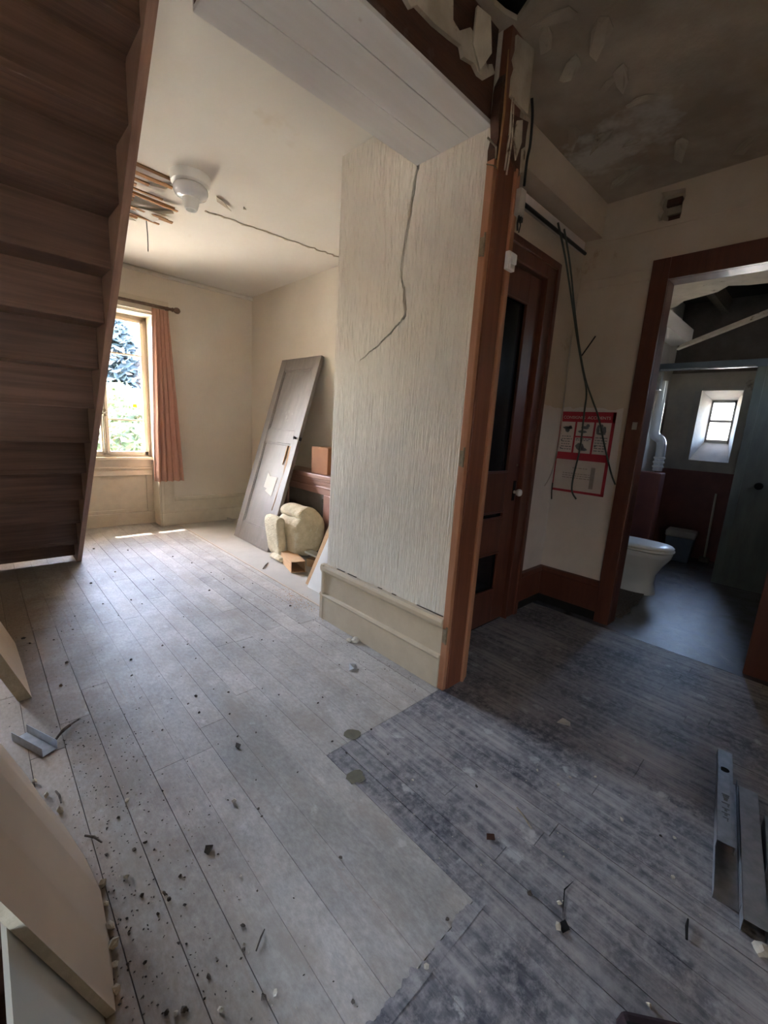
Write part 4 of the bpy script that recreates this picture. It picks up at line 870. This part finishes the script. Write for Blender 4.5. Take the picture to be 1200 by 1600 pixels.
def where(x, y):
    if y < 1.235 and x > .96: return 'on the scuffed dark floorboards', 'on the dark boards'
    if y > 2.4: return 'on pale boards between stair foot and window wall', 'on the far pale boards'
    if x < .5: return 'on pale boards beside the leaning plasterboard', 'beside the plasterboard'
    return 'on the pale boards at the middle of the floor', 'on the middle pale boards'
for i, (x, y, s) in enumerate(DARK): w_ = where(x, y); crumb(blobs[i % 5], x, y, s, 'small dark crumb '+w_[0], 'dark crumbs '+w_[1])
for i, (x, y, s) in enumerate(PALE): w_ = where(x, y); crumb(pblobs[i % 4], x, y, s, 'small pale plaster crumb '+w_[0], 'pale crumbs '+w_[1], .7)
def scatter(name, n, region, smin, smax, mt, seed, label):
    q = random.Random(seed); m_ = MB(); k = 0
    while k < n:
        x, y = region(q)
        s = q.uniform(smin, smax); a = q.uniform(0, 6.3); c, sn = math.cos(a)*s, math.sin(a)*s; e = q.uniform(.35,.8)
        m_.add([(x+c,y+sn,.0005),(x-sn*e,y+c*e,.0005),(x-c,y-sn,.0005),(x+sn*e,y-c*e,.0005),(x+c*.2,y,s*.8)], [(0,1,4),(1,2,4),(2,3,4),(3,0,4)]); k += 1
    return m_.build(name, mt, label=label, cat='debris', kind='stuff')
def reg1(q):
    t = q.random()
    if t < .55: return .13+abs(q.gauss(0,.16)), q.uniform(.45,2.1)
    if t < .75: return q.uniform(.2,1.6), q.uniform(1.0,5.4)
    if t < .9: return 1.66-abs(q.gauss(0,.12)), q.uniform(1.3,3.0)
    return q.uniform(.0,.5), q.uniform(2.0,3.5)
scatter('dark_grit', 850, reg1, .0015, .0045, M['crumb_dark'], 1, 'fine dark grit strewn over the pale floorboards')
def reg2(q):
    t = q.random()
    if t < .4: return q.uniform(.7,2.3), q.uniform(-.2,1.2)
    if t < .7: return q.uniform(.13,.6), q.uniform(.5,1.9)
    if t < .85: return 1.66-abs(q.gauss(0,.05)), q.uniform(1.3,2.9)
    return q.uniform(1.8,3.2), q.uniform(.2,1.3)
scatter('pale_grit', 420, reg2, .0015, .0045, M['crumb_pale'], 2, 'fine pale plaster grit strewn over the floor')
scatter('sawdust', 260, lambda q: (q.gauss(1.72,.05), q.gauss(2.62,.16)), .002, .006, M['cardboard'], 3, 'brown sawdust spilled at far corner of pillar skirting')
def chip(name, pts, z, th, mt, label, cat): return MB().prism([(x,y,z+dz) for x,y,dz in pts], (0,0,th)).build(name, mt, label=label, cat=cat)
chip('plaster_chip', [(1.93,.70,.0),(1.965,.69,.012),(1.975,.655,.004),(1.955,.645,0)], .003, .004, M['paper'], 'pinkish triangular plaster chip on the dark floor by the doorway shadow', 'plaster')
chip('foil', [(1.42,1.665,.0),(1.45,1.70,.014),(1.485,1.685,.008),(1.47,1.655,0),(1.44,1.65,.01)], .002, .002, M['metal'], 'crumpled silver foil on the pale boards before the pillar', 'foil')
ch = MB().lathe([(0,0),(.022,0),(.026,.014),(.014,.028),(0,.03)], (1.66,1.90,.001), (0,0,1), 7).lathe([(0,0),(.016,0),(.018,.012),(0,.02)], (1.63,1.93,.001), (0,0,1), 6)
ch.build('plaster_lump', M['crumb_pale'], label='pale plaster lump against the pillar skirting', cat='plaster')
chip('bark_chip', [(1.145,.582,0),(1.158,.592,.004),(1.178,.574,.003),(1.165,.562,0)], .002, .004, M['beam_wood'], 'brown wood chip on the scuffed dark floor', 'wood chip')
chip('dead_leaf', [(.685,1.51,0),(.695,1.525,.004),(.705,1.50,.006),(.692,1.49,0)], .002, .003, M['crumb_dark'], 'dark dead leaf on a pale board seam at middle', 'leaf')
chip('dead_leaf', [(.415,1.145,0),(.425,1.158,.006),(.445,1.148,.002),(.437,1.135,.007),(.422,1.13,0)], .002, .003, M['crumb_dark'], 'curled dark leaf on pale boards at the lower left', 'leaf')
chip('paper_scrap', [(2.36,5.43,0),(2.40,5.50,.03),(2.46,5.46,.01),(2.44,5.40,0)], .002, .003, M['paper'], 'small white paper scrap on floor by the far skirting', 'paper')
for nm, a, b, r, mt, lb in (('stick',(.150,1.44,.006),(.185,1.38,.006),.004,'crumb_dark','short dark stick beside the torn edge of the plasterboard'),
    ('stick',(.105,1.70,.006),(.112,1.63,.006),.004,'crumb_dark','short dark stick touching the plasterboard upper edge'),
    ('stick',(.415,.80,.004),(.455,.83,.004),.0025,'crumb_dark','thin dark splinter on pale boards near the bottom edge'),
    ('nail',(1.34,.58,.004),(1.30,.50,.004),.003,'iron','bent rusty nail on the dark floor'),
    ('stick',(1.32,.045,.005),(1.385,.055,.005),.004,'void','short black stick left of the steel profiles'),
    ('stick',(1.84,3.45,.006),(1.96,3.58,.006),.006,'crumb_dark','dark stick lying on the pale hearth before the grey door')):
    MB().tube([a, tuple((p+q)/2+.003 for p, q in zip(a,b)), b], [r*.8, r, r*.6], 6).build(nm, M[mt], label=lb, cat=nm)
gy = link('plaster_chunk', blob(77, 2, .18), M['crumb_pale'], None, label='cream plaster chunk at the near end of the steel profiles', cat='plaster')
gy.location = (1.445,-.10,.012); gy.scale = (.022,.018,.014)
sn = link('stone', blob(78, 1, .3), M['crumb_pale'], None, label='pale stone in a chipped hollow of the dark floor', cat='stone'); sn.location = (1.075,.30,.007); sn.scale = (.012,.009,.008)
MB().prism([(1.07,.285,.0012),(1.085,.305,.0012),(1.11,.295,.0012),(1.095,.275,.0012)], (0,0,.001)).build('chipped_hollow', M['void'], floor)
MB().prism([(1.10,.30,.0012),(1.19,.335,.0012),(1.24,.325,.0012),(1.19,.331,.0012)], (0,0,.001)).build('floor_crack', M['void'], floor)
M['olive'] = mat('olive_stain', (.16,.14,.09), (.12,.11,.075), ns=30, rough=.7, bump=.1)
for x, y, s in ((1.115,1.262,.055),(.975,1.07,.05)):
    P = []; q = random.Random(int(x*1000))
    for j in range(12):
        a = j/12*6.283; r = s*q.uniform(.6,1.0); P.append((x+r*math.cos(a)*.9, y+r*math.sin(a)*.75, .0012))
    MB().prism(P, (0,0,.0008)).build('dried_patch', M['olive'], floor)

# ragged near edge of the dark paint, and bare worn streaks in the pale boards
edge = []
for i in range(90):
    t = i/89; x = .97-.72*t; edge.append((x, .503+.022*noise.noise(Vector((x*14,3,0)))+.014*noise.noise(Vector((x*60,7,0)))+random.Random(i).uniform(-.004,.004)))
sheet([(.25,.47),(.97,.47)]+edge, [], lambda x, y: (x,y,.0001), (0,0,.0004), 'paint_edge', M['plank_dark'], floor)
# ------------------------------------------------------------------ garden outside the window
def foliage(c, rx, rz, n, size, seed, cone=False):
    q = random.Random(seed); m_ = MB()
    for _ in range(n):
        while True:
            p = Vector((q.uniform(-1,1), q.uniform(-1,1), q.uniform(-1,1)))
            if p.length < 1 and p.length > .45: break
        if cone: w = (1-(p.z+1)/2)*.95+.06; p.x *= w; p.y *= w
        o = Vector(c)+Vector((p.x*rx, p.y*rx, p.z*rz)); a = Vector((q.gauss(0,1),q.gauss(0,1),q.gauss(0,.6))).normalized(); b = a.orthogonal().normalized()
        s = size*q.uniform(.6,1.3)
        m_.add([o-a*s, o+b*s*.45, o+a*s, o-b*s*.45], [(0,1,2,3)])
    return m_
def tree(name, x, y, h, r, mt, n, size, label, seed, cone=False):
    t = root(name, (x, y, -1.0), label=label, cat='tree', group=None)
    MB().tube([(0,0,0),(.05,0,h*.35),(0,.05,h*.8)], [.16,.12,.04], 8).build('trunk', M['bark'], t, smooth=60)
    foliage((0,0,h*.56), r, h*.46, n, size, seed, cone).build('crown', M[mt], t, kind='stuff')
tree('conifer', 3.2, 15.5, 5.7, 2.5, 'needle', 5200, .20, 'tall dark conifer in the garden behind the window', 1, True)
tree('bush', 2.3, 11.0, 2.9, 1.45, 'leaf', 4200, .12, 'light green bush close outside the window', 2)
tree('conifer', 5.6, 19.0, 4.6, 2.2, 'needle', 1800, .25, 'dark conifer at right edge of the window view', 3, True)
tree('bush', -.4, 13.5, 2.8, 1.5, 'leaf', 1500, .15, 'light green bush hidden behind left half of the window', 4)
